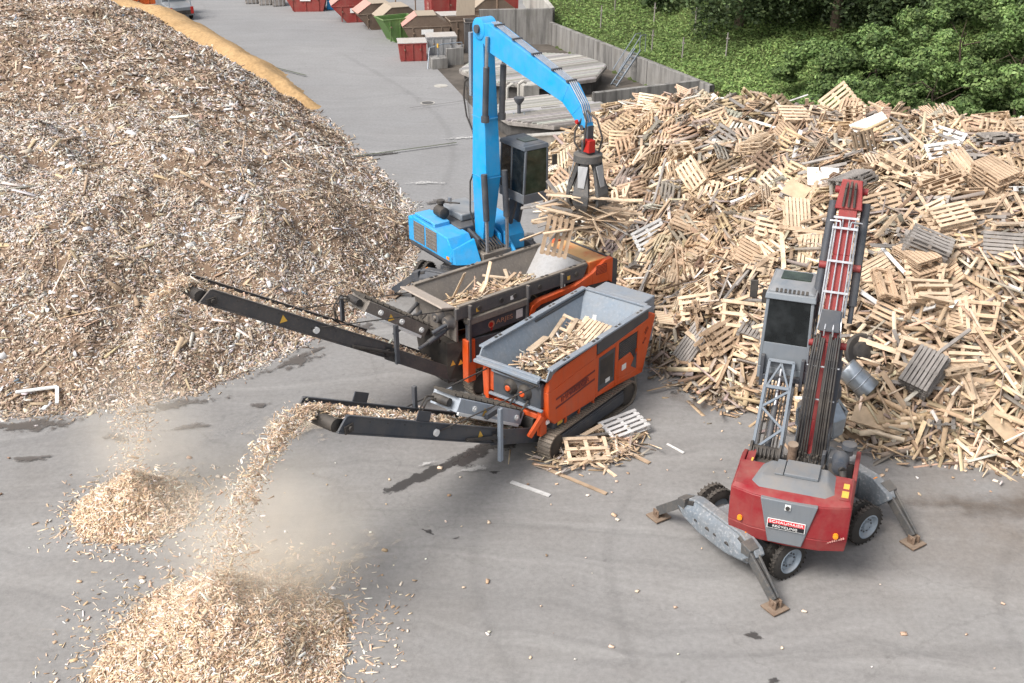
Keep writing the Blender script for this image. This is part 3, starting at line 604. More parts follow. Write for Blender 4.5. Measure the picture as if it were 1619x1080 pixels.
# landmark pieces on the heap
zz = lambda x, y: float(h_wood(np.array([x]), np.array([y]))[0])
place_pallet(('gap','w_fresh'), (12.4,43.0,zz(12.4,43.0)+.75), orient((-.35,-.8,.45), .75, .0), 'pale pallet standing upright on the ridge against the bushes')
def sheet(name, cx, cy, cz, a, b, rot, mat, label, cat):
    o = MB().box(-a/2, a/2, -b/2, b/2, 0, .03).build(name, mat, bev=.006); o.location = (cx, cy, cz); o.rotation_euler = rot; return tag(o, label, cat)
M['whiteboard'] = simple('white_board', (.80,.78,.73), .7, 0, .1, 3, .1); M['ply'] = simple('plywood_sheet', (.52,.39,.26), .8, 0, .25, 3, .15)
zz = lambda x, y: float(h_wood(np.array([x]), np.array([y]))[0])
sheet('foam_board', 10.2, 35.8, zz(10.2,35.8)+.45, 1.05, .75, orient((0,-.75,.65), -.05, 0), 'whiteboard', 'clean white board lying in the middle of the heap above the red boom', 'white board')
sheet('foam_board', 12.75, 39.3, zz(12.75,39.3)+.4, 1.5, 1.0, orient((.1,-.55,.8), .6, 0), 'whiteboard', 'large cream board on the upper slope below the upright pallet', 'white board')
sheet('plywood_sheet', 9.0, 35.0, zz(9,35)+.4, 1.3, .8, orient((-.2,-.5,.8), .9, 0), 'ply', 'tan plywood sheet leaning on the heap left of the red boom', 'plywood sheet')
sheet('plywood_sheet', 9.75, 26.3, zz(9.75,26.3)+.2, 1.3, .6, orient((-.1,-.4,.9), -.5, 0), 'ply', 'tan plywood sheet low on the heap right of the red boom foot', 'plywood sheet')
sheet('plywood_sheet', 12.7, 25.5, zz(12.7,25.5)+.25, 1.0, .6, orient((.2,-.5,.8), -.9, 0), 'ply', 'rounded plywood offcut near the splintered edge of the heap', 'plywood sheet')
M['zinc'] = simple('dented_zinc', (.36,.40,.44), .35, .7, .25, 4, .3)
dr = thing('steel_drum', (9.4,27.3,zz(9.4,27.3)+.42), (R_(20),R_(35),R_(-30)), 'dented grey steel drum half buried right behind the red boom', 'steel drum')
MB().lathe((0,0,0), 'x', [(-.45,.30),(-.42,.32),(-.15,.32),(-.13,.335),(-.11,.32),(.13,.32),(.15,.335),(.17,.32),(.42,.34),(.45,.33)], 28).build('drum_body', 'zinc', dr)
sh = thing('steel_shell', (9.62,28.1,zz(9.62,28.1)+.14), (R_(62),R_(8),R_(15)), 'dark round steel shell lying behind the dented grey drum', 'steel shell')
MB().lathe((0,0,0), 'z', [(0,.50),(.10,.52),(.14,.46),(.12,.30),(.26,.26),(.30,.10)], 28).build('shell_body', 'black', sh)
for key, (x, y), nn, yaw, lab in ((('full','w_grey'),(13.94,30.3),(.1,-.8,.5),-.1,'grey pallet facing out at the right edge of the photo'),(('gap','w_fresh'),(12.0,28.7),(-.1,-.8,.55),.55,'pale wide pallet lying square to the camera low right of the red boom'),(('broken','w_fresh'),(10.9,27.3),(.0,-.85,.5),-.6,'pale broken pallet low right of the grey drum'),
    (('full','w_fresh'),(10.3,30.1),(-.2,-.7,.6),.6,'pale close-boarded pallet just right of the red boom'),(('gap','w_fresh'),(8.15,33.4),(.0,-.75,.6),-.35,'pale pallet facing out just above the grey cab roof'),(('gap','w_white'),(4.9,37.7),(-.35,-.75,.6),.5,'whitened pallet facing out behind the orange engine cover'),(('gap','w_fresh'),(11.65,29.7),(.05,-.8,.55),.15,'pale pallet facing out above the wide one right of the red boom'),
    (('full','w_tan'),(7.4,32.6),(.3,-.7,.6),-.5,'tan pallet facing out left of the grey cab roof'),(('gap','w_white'),(14.2,36.3),(.0,-.6,.75),.2,'whitened pallet high on the right slope'),(('gap','w_fresh'),(5.7,31.6),(-.1,-.7,.6),.2,'pale pallet facing out between the small shredder and the heap'),(('broken','w_fresh'),(6.7,30.3),(.1,-.8,.5),-.2,'pale broken pallet facing out left of the lattice arm')):
    place_pallet(key, (x, y, zz(x, y)+.30), orient(nn, yaw, 0), lab)
# single boards one can tell apart
BK = {}
def board(L, W, T, mat, loc, rot, label, group=None, name='loose_board'):
    k = (round(L, 1), W, T, mat)
    if k not in BK: BK[k] = MB().box(-L/2, L/2, -W/2, W/2, 0, T).build(name, mat, smooth=False); o = BK[k]
    else: o = BK[k].copy(); scene.collection.objects.link(o)
    o.location = loc; o.rotation_euler = rot; return tag(o, label, 'board', group)
BL = {'w_fresh':'pale fresh board','w_tan':'tan used board','w_grey':'weathered grey board','w_white':'whitened painted board'}
cnt = 0
while cnt < 250:
    x = rng.uniform(1.8, 21); y = rng.uniform(24.4, 47); 
    if poly_dist(np.array([x]), np.array([y]), WP)[0] < .2 or abs(x) > .43*(y*.9+6): continue
    mat = ['w_fresh','w_tan','w_grey','w_white'][rng.choice(4, p=[.4,.28,.24,.08])]; L = float(rng.choice([1.2,1.6,2.0,2.4])); W = float(rng.choice([.10,.14]))
    n = normals(h_wood, np.array([x]), np.array([y]))[0]; z = zz(x, y)+rng.uniform(.2, .42)
    board(L, W, .03 if W > .12 else .045, mat, (x, y, z), orient(n, rng.uniform(0, 6.3), .22), ('long ' if L > 1.8 else 'short ')+BL[mat]+' '+zone(x, y), 'single boards in the waste wood heap'); cnt += 1
for (x, y, z, L, W, mat, rot, lab) in ((.46,23.98,.01,1.15,.12,'w_white',(0,0,R_(-33)),'white painted board lying alone on the asphalt in front of the shredder'),
    (1.45,24.45,.02,2.3,.10,'w_tan',(R_(4),0,R_(-38)),'long thin tan batten on the asphalt below the shredder track'),
    (3.1,25.6,.05,1.3,.12,'w_tan',(0,R_(3),R_(-42)),'brown board end sticking out below the white pallet'),
    (4.35,25.9,.01,.6,.06,'w_white',(0,0,R_(-50)),'short pale lath alone on the asphalt right of the white pallet'),
    (2.35,24.95,.04,1.0,.09,'w_fresh',(0,R_(5),R_(-52)),'pale board poking down from the broken pallet beside the track'),
    (1.9,26.1,.30,1.2,.12,'w_fresh',(R_(15),R_(-14),R_(30)),'pale board leaning on the scrap pile beside the track'),
    (2.2,26.2,.25,1.1,.14,'w_grey',(R_(-10),R_(8),R_(25)),'dark weathered board on the scrap pile beside the track'),
    (1.75,25.2,.12,1.1,.09,'w_fresh',(R_(5),R_(-4),R_(10)),'pale batten across the front of the broken pallet'),
    (2.55,25.9,.16,1.2,.10,'w_tan',(R_(3),R_(4),R_(-35)),'tan board between the broken pallet and the white pallet'),
    (1.35,25.35,.06,.7,.09,'w_fresh',(0,0,R_(40)),'short pale board under the front end of the shredder track'),
    (2.6,26.75,.10,1.0,.09,'w_fresh',(R_(5),R_(-5),R_(2)),'pale board behind the broken pallet toward the white pallet'),
    (3.05,25.95,.02,.6,.07,'w_fresh',(0,0,R_(20)),'short lath beneath the lower corner of the white pallet'),
    (1.75,25.0,.14,.95,.07,'w_fresh',(R_(4),R_(12),R_(62)),'thin pale lath crossing the long tan batten'),):
    board(L, W, .025, mat, (x, y, z), rot, lab)
x = rng.normal(2.1, .65, 420); y = rng.normal(25.75, .36, 420)+.25*(x-2.1)
tag(mass_boxes('scrap_splinters', np.stack([x, y, rng.uniform(.02, .16, 420)], 1), np.tile([0,0,1.], (420,1)), rng.uniform(.12,.8,420), rng.uniform(.03,.09,420), np.full(420,.018), palette(420, WOODC, WT), 'boards', .35), 'splintered scraps beside the small shredder track', 'scraps', kind='stuff')

# ---- concrete basin, tank covers, bunker
structure(MB().prism([(-4.6,70.2),(-2.9,64),(-1.2,57.5),(.2,52.3),(4.0,53.2),(10.4,60.5),(2.6,77.4),(-3.2,77.2),(-4.4,74)], 'z', .0, .012).build('basin_floor', simple('damp_basin_floor', (.11,.095,.08), .8, 0, .5, .8, .3)))
def wall(p, q, h, t, mat, label, posts=0, cap=False):
    p, q = Vector((*p, 0)), Vector((*q, 0)); L = (q-p).length; o = thing('concrete_wall', p, math.degrees(math.atan2(q.y-p.y, q.x-p.x)), label, 'wall')
    mb = MB(); mb.box(0, L, -t/2, t/2, 0, h); mb.build('wall_panel', mat, o, bev=.015)
    if posts:
        pb = MB()
        for i in range(posts+1): x = L*i/posts; pb.box(max(0, x-.03), min(L, x+.03), -t/2-.006, t/2+.006, .02, h+.004)
        pb.build('panel_joints', M['darkjoint'], o)
    if cap: MB().box(-.01, L+.01, -t/2-.04, t/2+.04, h, h+.06).build('wall_coping', 'concrete_pale', o, bev=.01)
    return o
wall((2.55,77.6), (10.6,60.0), 1.45, .3, 'concrete', 'long stained concrete wall running below the grass slope', 3)
wall((4.2,58.3), (10.0,61.0), 1.5, .3, 'concrete', 'short stained concrete wall facing the yard behind the pallet heap', 1)
wall((.3,52.4), (3.9,53.3), .85, .35, 'concrete_pale', 'low pale concrete wall between the cab and the pallet heap', 0, True)
wall((-2.2,77.3), (2.7,77.7), 2.3, .3, 'concrete', 'tall grey concrete bunker wall behind the blue boom', 2)
wall((2.7,77.9), (1.0,93.0), 2.3, .3, 'concrete_pale', 'pale bunker side wall running back from the corner', 3)
M['deckwood'] = simple('silvered_deck_boards', (.36,.345,.32), .85, 0, .3, 2.5, .2)
def tank(cx, cy, r, z, rot, label):
    o = thing('tank_cover', (cx, cy, 0), rot, label, 'tank cover', 'octagonal board covers over the tanks')
    oc = [(r*math.cos(R_(22.5+45*i)), r*math.sin(R_(22.5+45*i))) for i in range(8)]; MB().prism([(x*.93, y*.93) for x, y in oc], 'z', .01, z-.22).build('tank_wall', 'darkjoint', o)
    MB().prism(oc, 'z', z-.22, z-.04).build('cover_rim', M['w_grey'], o, bev=.01)
    d = MB(); ap = r*math.cos(R_(22.5)); wd = .19; y = -ap
    while y < ap-.05:
        ym = max(abs(y), abs(y+wd)); half = ap*1.0 if ym < r*math.sin(R_(22.5)) else r*math.cos(R_(22.5))-(ym-r*math.sin(R_(22.5))); h0 = z-.04+(.10*(1-abs(y+wd/2)/ap))
        if half > .1: d.box(-half, half, y+.022, min(ap, y+wd-.022), z-.04, h0+.03)
        y += wd
    do = d.build('board_deck', 'boards', o, smooth=False); nb = len(do.data.vertices)//8; ca = do.data.color_attributes.new('Col', 'FLOAT_COLOR', 'POINT'); tone = np.repeat(palette(nb, [(.40,.385,.36),(.33,.315,.29),(.48,.46,.43),(.26,.245,.225)], [5,4,3,2], .08), 8, 0); ca.data.foreach_set('color', np.concatenate([tone, np.ones((nb*8,1))], 1).astype(np.float32).ravel())
    MB().box(-.5,.5,-.06,.06,z+.09,z+.15).build('hatch_batten', 'deckwood', o); return o
tank(1.25, 66.4, 4.35, .95, 30, 'larger octagonal board covered tank behind the blue stick')
tank(1.95, 57.1, 3.1, .95, 24, 'smaller octagonal board covered tank nearer the cab')
cb = thing('concrete_block', (.95,61.6,.9), 20, 'pale concrete block between the two octagonal tank covers', 'block'); MB().box(-.45,.45,-.35,.35,-.9,.25).build('block_body', 'concrete_pale', cb, bev=.03)
ld = thing('access_ladder', (5.75,66.0,0), 0, 'grey metal ladder leaning on the long stained concrete wall', 'ladder')
for dx in (0, .55): MB().beam((dx*.5,-dx*.8,.02), (1.5+dx*.5,1.7-dx*.8,1.75), .06, .10).build('ladder_rail', 'zinc', ld)
r_ = MB()
for i in range(9): t = .06+i*.105; a = Vector((1.5*t,1.7*t,1.75*t)); r_.beam(a, a+Vector((.275,-.44,0)), .1, .03)
r_.build('ladder_rungs', 'zinc', ld)
for dx in (0, .55): MB().path([(.1+dx*.5,.1-dx*.8,.9),(1.5+dx*.5,1.7-dx*.8,2.6),(1.8+dx*.5,2.0-dx*.8,2.6),(1.8+dx*.5,2.0-dx*.8,1.6)], .03).build('handrail', 'zinc', ld)
for i, (x, y) in enumerate(((-.25,60.2),(.35,60.9))):
    v = thing('vent_pipe', (x, y, 0), 0, ('pale bent vent pipe at the left of the tanks','pale bent vent pipe close to the concrete block')[i], 'vent pipe', 'vent pipes by the tanks'); MB().path([(0,0,0),(0,0,1.3),(.25,.1,1.45),(.42,.15,1.35)], .08, 10).build('bent_pipe', 'concrete_pale', v)
v = thing('mixer_drive', (.35,56.0,.0), 0, 'grey valve drive on posts before the smaller tank cover', 'valve drive')
MB().tube((0,0,.9),(0,0,1.5),.09,12).lathe((0,0,1.5),'z',[(0,.12),(.2,.26),(.32,.26)],16).build('drive_head', 'slate', v); MB().box(-.3,-.22,-.2,-.12,0,1.1).box(.22,.3,-.2,-.12,0,1.1).box(-.3,.3,-.2,-.12,.7,.78).build('drive_stand', 'zinc', v)

# ---- row of skips and containers on the far side of the yard
M['skipred'] = paint('skip_red', (.26,.022,.022), .6, dust=.5, grime=.5, wear=.5, wearcol=(.16,.09,.06)); M['skipbrown'] = paint('skip_brown', (.135,.095,.07), .7, dust=.6, grime=.6, wear=.5, wearcol=(.09,.05,.035))
M['skipgreen'] = paint('skip_green', (.085,.20,.045), .6, dust=.4, grime=.4, wear=.4); M['lidpink'] = paint('faded_pink_lid', (.50,.24,.21), .7, dust=.6, grime=.4, wear=.6, wearcol=(.45,.38,.32)); M['lidtan'] = paint('faded_tan_lid', (.34,.28,.215), .75, dust=.5, grime=.5)
M['lidwhite'] = paint('white_lid', (.46,.45,.44), .6, dust=.6, grime=.5); M['galv'] = paint('galvanised_bin', (.36,.37,.38), .5, metal=.3, dust=.3, grime=.6)
def skip(x, y, rot, L, W, H, sl, mat, label, roof=None, lidmat=None, plate=False, openlid=False, cat='skip'):
    o = thing('waste_skip', (x, y, .0), rot, label, cat, 'skips and containers along the far side of the yard'); t = .06; s0, s1 = sl
    hb = H*.6 if roof else H; m = MB()
    for yy in (-W/2, W/2-t): m.prism([(-L/2+s0,.05),(L/2-s1,.05),(L/2,hb),(-L/2,hb)], 'y', yy, yy+t)
    m.hexa([(-L/2+s0,-W/2+t,.05),(-L/2+s0+t,-W/2+t,.05),(-L/2+s0+t,W/2-t,.05),(-L/2+s0,W/2-t,.05)], [(-L/2,-W/2+t,hb),(-L/2+t,-W/2+t,hb),(-L/2+t,W/2-t,hb),(-L/2,W/2-t,hb)])
    m.hexa([(L/2-s1-t,-W/2+t,.05),(L/2-s1,-W/2+t,.05),(L/2-s1,W/2-t,.05),(L/2-s1-t,W/2-t,.05)], [(L/2-t,-W/2+t,hb),(L/2,-W/2+t,hb),(L/2,W/2-t,hb),(L/2-t,W/2-t,hb)])
    m.box(-L/2+s0, L/2-s1, -W/2, W/2, 0, .05); m.build('skip_body', mat, o, bev=.012)
    rm = MB()
    for yy in (-W/2-.03, W/2-.05): rm.box(-L/2-.03, L/2+.03, yy, yy+.08, hb, hb+.07)
    rm.box(-L/2-.03, -L/2+.05, -W/2+.06, W/2-.06, hb, hb+.07).box(L/2-.05, L/2+.03, -W/2+.06, W/2-.06, hb, hb+.07); rm.build('top_rim', mat, o, bev=.01)
    rb = MB()
    for k in (-.3, 0, .3): rb.box(k*L-.04, k*L+.04, -W/2-.05, -W/2-.001, .1, hb-.02)
    rb.build('side_ribs', mat, o, bev=.008); lg = MB()
    for k in (-.28, .28): lg.tube((k*L,-W/2-.14,hb*.7),(k*L,-W/2-.05,hb*.7),.05,8)
    lg.build('lifting_pins', 'rust', o)
    if roof:
        c = L*roof; g = MB().prism([(-L/2,hb+.07),(L/2,hb+.07),(L/2-c,H),(-L/2+c,H)], 'y', -W/2+.02, W/2-.02); g.build('gabled_cover', mat, o, bev=.01)
        e = .03; MB().slab([(-L/2-.05,-W/2,hb+.09),(-L/2-.05,W/2,hb+.09),(-L/2+c,W/2,H+e),(-L/2+c,-W/2,H+e)], -.04).build('end_lid', lidmat or mat, o, bev=.008)
        MB().box(-L/2+c+.01, L/2-c-.01, -W/2-.02, W/2+.02, H+.002, H+.045).build('top_lid', 'lidtan' if lidmat else mat, o, bev=.008)
    elif lidmat and not openlid: MB().box(-L/2-.04, L/2+.04, -W/2-.04, W/2+.04, H+.072, H+.12).build('flat_lid', lidmat, o, bev=.01)
    if openlid: MB().slab([(-.4,W/2,H+.08),(.9,W/2,H+.08),(1.05,W/2+.45,H+1.6),(-.2,W/2+.45,H+1.6)], .05).build('raised_lid', lidmat, o, bev=.01)
    if plate: MB().box(-.4, .4, -W/2-.075, -W/2-.052, hb*.62, hb*.9).build('number_plate', 'white', o)
    return o
skip(-15.8,90.2,3,3.3,1.8,1.3,(.7,.35),'skipred','wide open red skip, leftmost of the red ones by the road',plate=True)
skip(-11.6,86.0,12,3.4,2.0,1.9,(1.0,.2),'skipred','tall red skip with a pale sloping end lid',.28,'lidpink',True)
skip(-9.6,83.3,20,3.2,1.9,1.8,(.9,.3),'skipbrown','brown skip with a faded pink lid beside the tall red one',.3,'lidpink')
skip(-8.0,81.2,22,3.0,1.9,1.9,(.7,.5),'skipbrown','brown covered skip with tan lid and a white plate',.3,'lidtan',True)
skip(-7.9,78.8,28,2.4,1.6,1.5,(.8,.2),'skipgreen','open bright green skip between the brown ones')
skip(-5.8,78.1,10,3.2,1.8,1.9,(.6,.6),'skipbrown','brown covered skip with a pink and white end lid beside the green skip',.3,'lidpink',True)
skip(-3.2,78.2,15,2.3,1.6,1.5,(.5,.2),'skipbrown','rusty brown skip with its tan lid raised upright',None,'lidtan',openlid=True)
skip(-4.4,81.4,10,2.0,1.5,1.2,(.3,.3),'skipbrown','low covered skip with a dusty white lid behind the raised lid',None,'lidwhite')
skip(-1.5,84.5,15,3.0,1.9,1.9,(.4,.4),'skipbrown','brown container with a sloping tan lid behind the blue boom knuckle',.3,'lidtan')
skip(-6.35,73.0,8,1.75,1.5,1.05,(.1,.0),'skipred','small red bin with a white lid in front of the skips',None,'lidwhite')
skip(-4.6,74.6,10,1.9,1.4,1.1,(.1,.1),'galv','grey metal bin with a pale lid beside the small red bin',None,'lidwhite',cat='bin')
skip(-2.3,75.4,5,1.6,1.4,1.9,(.0,.0),'slate_dirty','dark upright metal container behind the concrete railing')
lr = skip(-3.0,86.2,17,6.6,2.3,1.9,(.05,.05),'skipred','long open red roll-off container behind the other skips',cat='container')
lad = MB().box(-3.36,-3.33,-.55,-.5,.1,1.5).box(-3.36,-3.33,-.15,-.1,.1,1.5)
for k in range(5): lad.box(-3.36,-3.33,-.5,-.15,.25+.27*k,.29+.27*k)
lad.build('end_ladder', 'lidpink', lr)
M['earthfill'] = simple('dark_fill', (.09,.07,.055), .95, 0, .5, 4, .5); MB().prism([(-3.2,1.0),(3.2,1.0),(2.4,1.4),(-.6,1.55),(-2.6,1.3)], 'y', -1.05, 1.05).build('rubble_fill', 'earthfill', lr)
for i, (x, y) in enumerate(((-20.7,93.2),(-19.5,92.6),(-18.35,92.1))):
    b = thing('wrapped_bale', (x, y, 0), 12, ('leftmost of the three grey bundled bales by the road','middle one of the three grey bundled bales','rightmost bundled grey bale next to the wide red skip')[i], 'bale', 'bundled bales by the road')
    MB().box(-.5,.5,-.6,.6,.02,1.15+.1*i).build('bale_body', M['w_grey'], b, bev=.08)
    st = MB()
    for k in (-.3, 0, .3): st.box(k-.03,k+.03,-.615,.615,.01,1.165+.1*i)
    st.build('bale_straps', 'galv', b)
rl = thing('railed_concrete_stand', (-4.55,70.6,0), 18, 'low concrete stand with pipe railing in front of the grey bin', 'railing stand')
MB().box(-.5,.5,-.5,.45,0,.65).build('stand_block', 'concrete', rl, bev=.03); MB().box(.6,1.7,.2,.35,0,1.05).build('stand_wall', 'concrete', rl, bev=.02)
MB().path([(-.75,-.3,0),(-.45,.35,1.15),(.5,.5,1.3),(1.7,.6,1.3),(1.7,.6,0)], .035, 8).path([(.0,.0,.6),(.0,.0,1.6)], .03, 8).build('pipe_railing', 'zinc', rl); MB().tube((0,0,1.2),(0,0,1.45),.06,10).build('yellow_cap', 'yellow', rl)
pp = thing('steel_post', (-1.0,80.5,0), 0, 'tall grey steel post behind the blue boom knuckle', 'post'); MB().tube((0,0,0),(0,0,5),.09,12).build('post_shaft', 'rust', pp)
for i, x in enumerate((-9.0,-7.4,-4.9)):
    p = thing('thin_pole', (x, 90.5-i*.9, 0), 0, ('thin grey pole behind the brown skip with the pink lid','thin grey pole behind the brown skip with the white plate','thin grey pole left of the long red container')[i], 'pole', 'thin poles behind the skips'); MB().tube((0,0,0),(0,0,3.2),.05,8).box(-.1,.1,-.1,.1,0,.06).build('pole_shaft', 'rust', p)
bt = thing('blue_tarp_bundle', (-13.7,90.6,0), 0, 'small blue covered stack between the two red skips', 'tarp bundle'); MB().prism([(-.6,0),(.6,0),(.55,1.0),(.1,1.25),(-.5,1.05)], 'y', -.5, .5).build('tarp_cover', M['blue'], bt, bev=.05)
oc_ = skip(-29.0,93.4,20,2.6,1.8,2.2,(.1,.1),'orange_dirty','orange container standing at the end of the yellow sawdust', cat='container')
vn_ = thing('parked_van', (-25.3,87.6,0), 118, 'grey pick-up van with a ladder rack beside the yellow sawdust', 'van')   # seen from behind, top
MB().prism([(-2.3,.35),(2.3,.35),(2.3,1.0),(1.5,1.15),(1.0,1.85),(.2,1.85),(.1,1.0),(-2.3,1.0)], 'y', -.9, .9).build('van_body', 'cabgrey', vn_, bev=.06)
MB().box(.085,.105,-.7,.7,1.2,1.7).build('rear_window', 'glass', vn_); MB().box(-2.34,-2.31,-.65,.65,.45,.75).build('bumper', 'black', vn_)
rk = MB().box(-2.2,.9,-.8,-.72,1.95,2.0).box(-2.2,.9,.72,.8,1.95,2.0)
for k in range(7): rk.box(-2.1+.48*k,-2.0+.48*k,-.78,.78,2.002,2.05)
for k in (-2.0,.7):
    for yy in (-.77,.77): rk.box(k,k+.06,yy-.03,yy+.03,.99,1.96)
rk.build('roof_rack', 'rim', vn_)
for yy in (-.86,.66): MB().box(-2.36,-2.30,yy,yy+.2,.5,1.0).build('tail_lamp', 'lampred', vn_)
for xx in (-1.5,1.5):
    for yy in (-.82,.82): MB().lathe((xx,yy,.35),'y',[(-.11,.3),(-.08,.35),(.08,.35),(.11,.3)],20).build('wheel', 'rubber', vn_)

# ---- grass slope, bushes and trees
def h_hill(x, y):
    d = np.maximum(0, (x-2.75)*.91+(y-77.6)*.415)    # distance behind the long wall line
    d2 = np.maximum(0, (y-(60.5-(x-10.5)*1.02)))*np.clip((x-9.5)/2, 0, 1)*.7
    d = np.where(x > 10.5, np.maximum(d, d2), d); return .9*np.clip(d/.6, 0, 1)+.20*d+(fbm(x*.3, y*.3, 61)-.5)*.7*np.clip(d/2, 0, 1)-.05
M['turf'] = attr_mat('grass_ground', .95, 0, .4, 2.5)
structure(link('grass_slope', grid_mesh('grass_slope', 2, 70, 40, 130, .8, h_hill, 'turf', lambda x, y: np.tile([.075,.10,.03], (len(x), 1))*(.6+.8*fbm(x*.5, y*.5, 63)[:, None]), lambda X, Y: (h_hill(X, Y) > .05))))
n = 150000; x = rng.uniform(2.5, 30, n); y = rng.uniform(48, 104, n); k = (h_hill(x, y) > .6) & (np.abs(x) < .47*(y*.9+7)) & (rng.uniform(0, 1, n) < np.where(y < 72, 1, .55)); x = x[k]; y = y[k]; N = len(x)
gz = h_hill(x, y); tuft = fbm(x*.8, y*.8, 65)
gc = palette(N, [(.24,.34,.11),(.19,.29,.09),(.30,.40,.14),(.12,.19,.06)], [4,4,2,2])*(.6+.8*fbm(x*.25, y*.25, 67)[:, None])
tag(mass_quads('meadow_grass', np.stack([x, y, gz+.05+.35*tuft*rng.uniform(0,1,N)], 1), np.tile([0,-.35,.9], (N,1)), rng.uniform(.10,.32,N), rng.uniform(.04,.13,N), gc, 'leaf', .65), 'tall green meadow grass on the slope behind the concrete wall', 'grass', kind='stuff')
def foliage(cx, cy, cz, rx, ry, rz, n, leaf, cols, wts, clusters, droop=0., seed=0):
    C = rng.normal(0, 1, (clusters, 3)); C /= np.linalg.norm(C, axis=1, keepdims=True); C *= rng.uniform(.45, 1.02, (clusters, 1))**.6
    idx = rng.integers(0, clusters, n); sc = rng.uniform(.08, .20, clusters)[idx][:, None]; off = rng.normal(0, 1, (n, 3)); off /= np.maximum(np.linalg.norm(off, axis=1, keepdims=True), .3)**.55; P = C[idx]+off*sc*np.array([1, 1, .75])
    if droop: P[:, 2] -= droop*np.hypot(P[:, 0], P[:, 1])**2
    shade = rng.normal(1, .2, clusters).clip(.4, 1.7)[idx][:, None]; nr = P/np.maximum(.2, np.linalg.norm(P, axis=1, keepdims=True)); nr = nr*.35+off*.75+np.array([0, 0, .35])
    V = np.stack([cx+P[:, 0]*rx, cy+P[:, 1]*ry, cz+P[:, 2]*rz], 1); L = leaf*rng.uniform(.4, 1.8, n)
    return V, nr, L, L*rng.uniform(.4, .7, n), np.clip(palette(n, cols, wts, .2)*shade, .003, .6)
G_BUSH = [(.19,.28,.095),(.15,.235,.075),(.25,.345,.13),(.085,.135,.05)]; G_TREE = [(.085,.125,.055),(.115,.165,.07),(.05,.075,.035),(.16,.215,.09)]
def tree(name, x, y, H, rx, ry, cz, rz, n, leaf, label, cols, wts, clusters, cat, group, droop=0., trunk=.3):
    z = float(h_hill(np.array([x]), np.array([y]))[0]); o = thing(name, (x, y, z), 0, label, cat, group); V, nr, L, W, c = foliage(0, 0, cz, rx, ry, rz, n, leaf, cols, wts, clusters, droop)
    t = MB(); pts = [(0,0,-.3),(.1,.05,H*.35),(-.1,.1,H*.7),(0,0,H*.95)]
    for i in range(3): t.tube(pts[i], pts[i+1], trunk*(1-i*.3), 10, trunk*(1-(i+1)*.3))
    t.build('trunk', 'bark', o); b = MB()
    for i in range(14 if trunk > .12 else 6):
        a = rng.uniform(0, 6.28); h = H*rng.uniform(.2, .85); q = (math.cos(a)*rx*.8, math.sin(a)*ry*.8, min(h+rng.uniform(-.5, 1.0)-droop*.5*rz, H)); m = (q[0]*.5, q[1]*.5, (h+q[2])/2+.35); b.tube((0,0,h), m, trunk*.28, 6, trunk*.18).tube(m, q, trunk*.18, 6, trunk*.05)
    b.build('branches', 'bark', o); mass_quads('crown', V, nr, L, W, c, 'leaf', .55, parent=o); return o
bush = [(15.2,50.8,2.4,2.1,3.4,'round bright green bush above the ridge, left of its neighbours'),(18.8,50.2,2.7,2.3,3.6,'broad bright green bush right of the round one'),(22.6,50.5,2.6,2.3,4.4,'tall green bush at the right edge of the photo'),(17.2,53.6,2.8,2.3,4.3,'light green bush rising behind the round one'),
        (21.2,54.2,3.0,2.4,5.0,'high light green bush behind the broad one'),(25.4,53.5,2.8,2.4,5.8,'leafy green bush in the far right corner'),(19.6,47.9,2.2,1.5,2.2,'low green bush close behind the pallet ridge'),(23.4,47.6,2.2,1.6,2.6,'low dark green bush close behind the ridge at the right'),(12.4,55.2,1.3,1.1,1.2,'low weedy green bush at the edge of the meadow'),(15.6,57.2,2.2,1.8,2.6,'green bush at the foot of the dark trees left of the tall bushes')]
for i, (x, y, rx, ry, h, lab) in enumerate(bush):
    tree('leafy_bush', x, y, h*.8, rx, ry, h*.52, h*.56, int(19000*rx*h/9), .145, lab, G_BUSH, [5,4,3,2] if i % 3 else [4,5,2,3], 42, 'bush', 'bushes behind the waste wood heap', .0, .09)
trees = [(13.6,69.5,4.4,4.0,13,.47,'dark drooping tree standing left of the hollow'),(18.6,66.8,4.8,4.0,14,.56,'dark leafy tree over the middle of the hollow'),(23.5,64.5,4.8,4.2,15,.48,'dark tree rising behind the tall bushes'),(28.6,60.5,4.4,4.0,14,.50,'shaded tree in the upper right corner'),
         (10.8,78.5,3.4,3.2,11,.52,'small dark tree farther up the meadow'),(17.0,75.0,5.0,4.4,16,.5,'big dark tree in the second row of the wood'),(24.5,72.0,5.2,4.6,16,.5,'big dark tree in the second row toward the right'),(31.5,69.0,5.0,4.6,15,.5,'dark tree at the far right of the second row'),(8.2,92.0,3.2,3.0,9,.5,'distant green tree at the top of the meadow'),(13.5,89.0,4.2,3.8,12,.5,'distant dark tree behind the meadow')]
for i, (x, y, rx, ry, H, k, lab) in enumerate(trees):
    tree('woodland_tree', x, y, H, rx, ry, H*.52, H*.55, 42000 if y < 70 else 17000, .19 if y < 70 else .30, lab, G_TREE, [5,4,4,2] if i % 2 else [5,4,3,3], 120, 'tree', 'trees of the wood behind the meadow', .22, .32)
for i, (x, y) in enumerate(((4.6,83),(6.9,78.5),(9.1,74.6),(11.2,71),(8.4,69.2),(9.9,66.8),(12.2,65.5),(5.8,76.0))):
    zf = float(h_hill(np.array([x]), np.array([y]))[0]); p = thing('fence_post', (x, y, zf-.2), 0, 'thin weathered fence post standing in the meadow grass', 'fence post', 'fence posts in the meadow'); MB().tube((0,0,0),(.04,.02,1.6),.04,8).box(-.05,.13,-.04,.08,1.25,1.3).build('post_stake', 'w_grey', p)
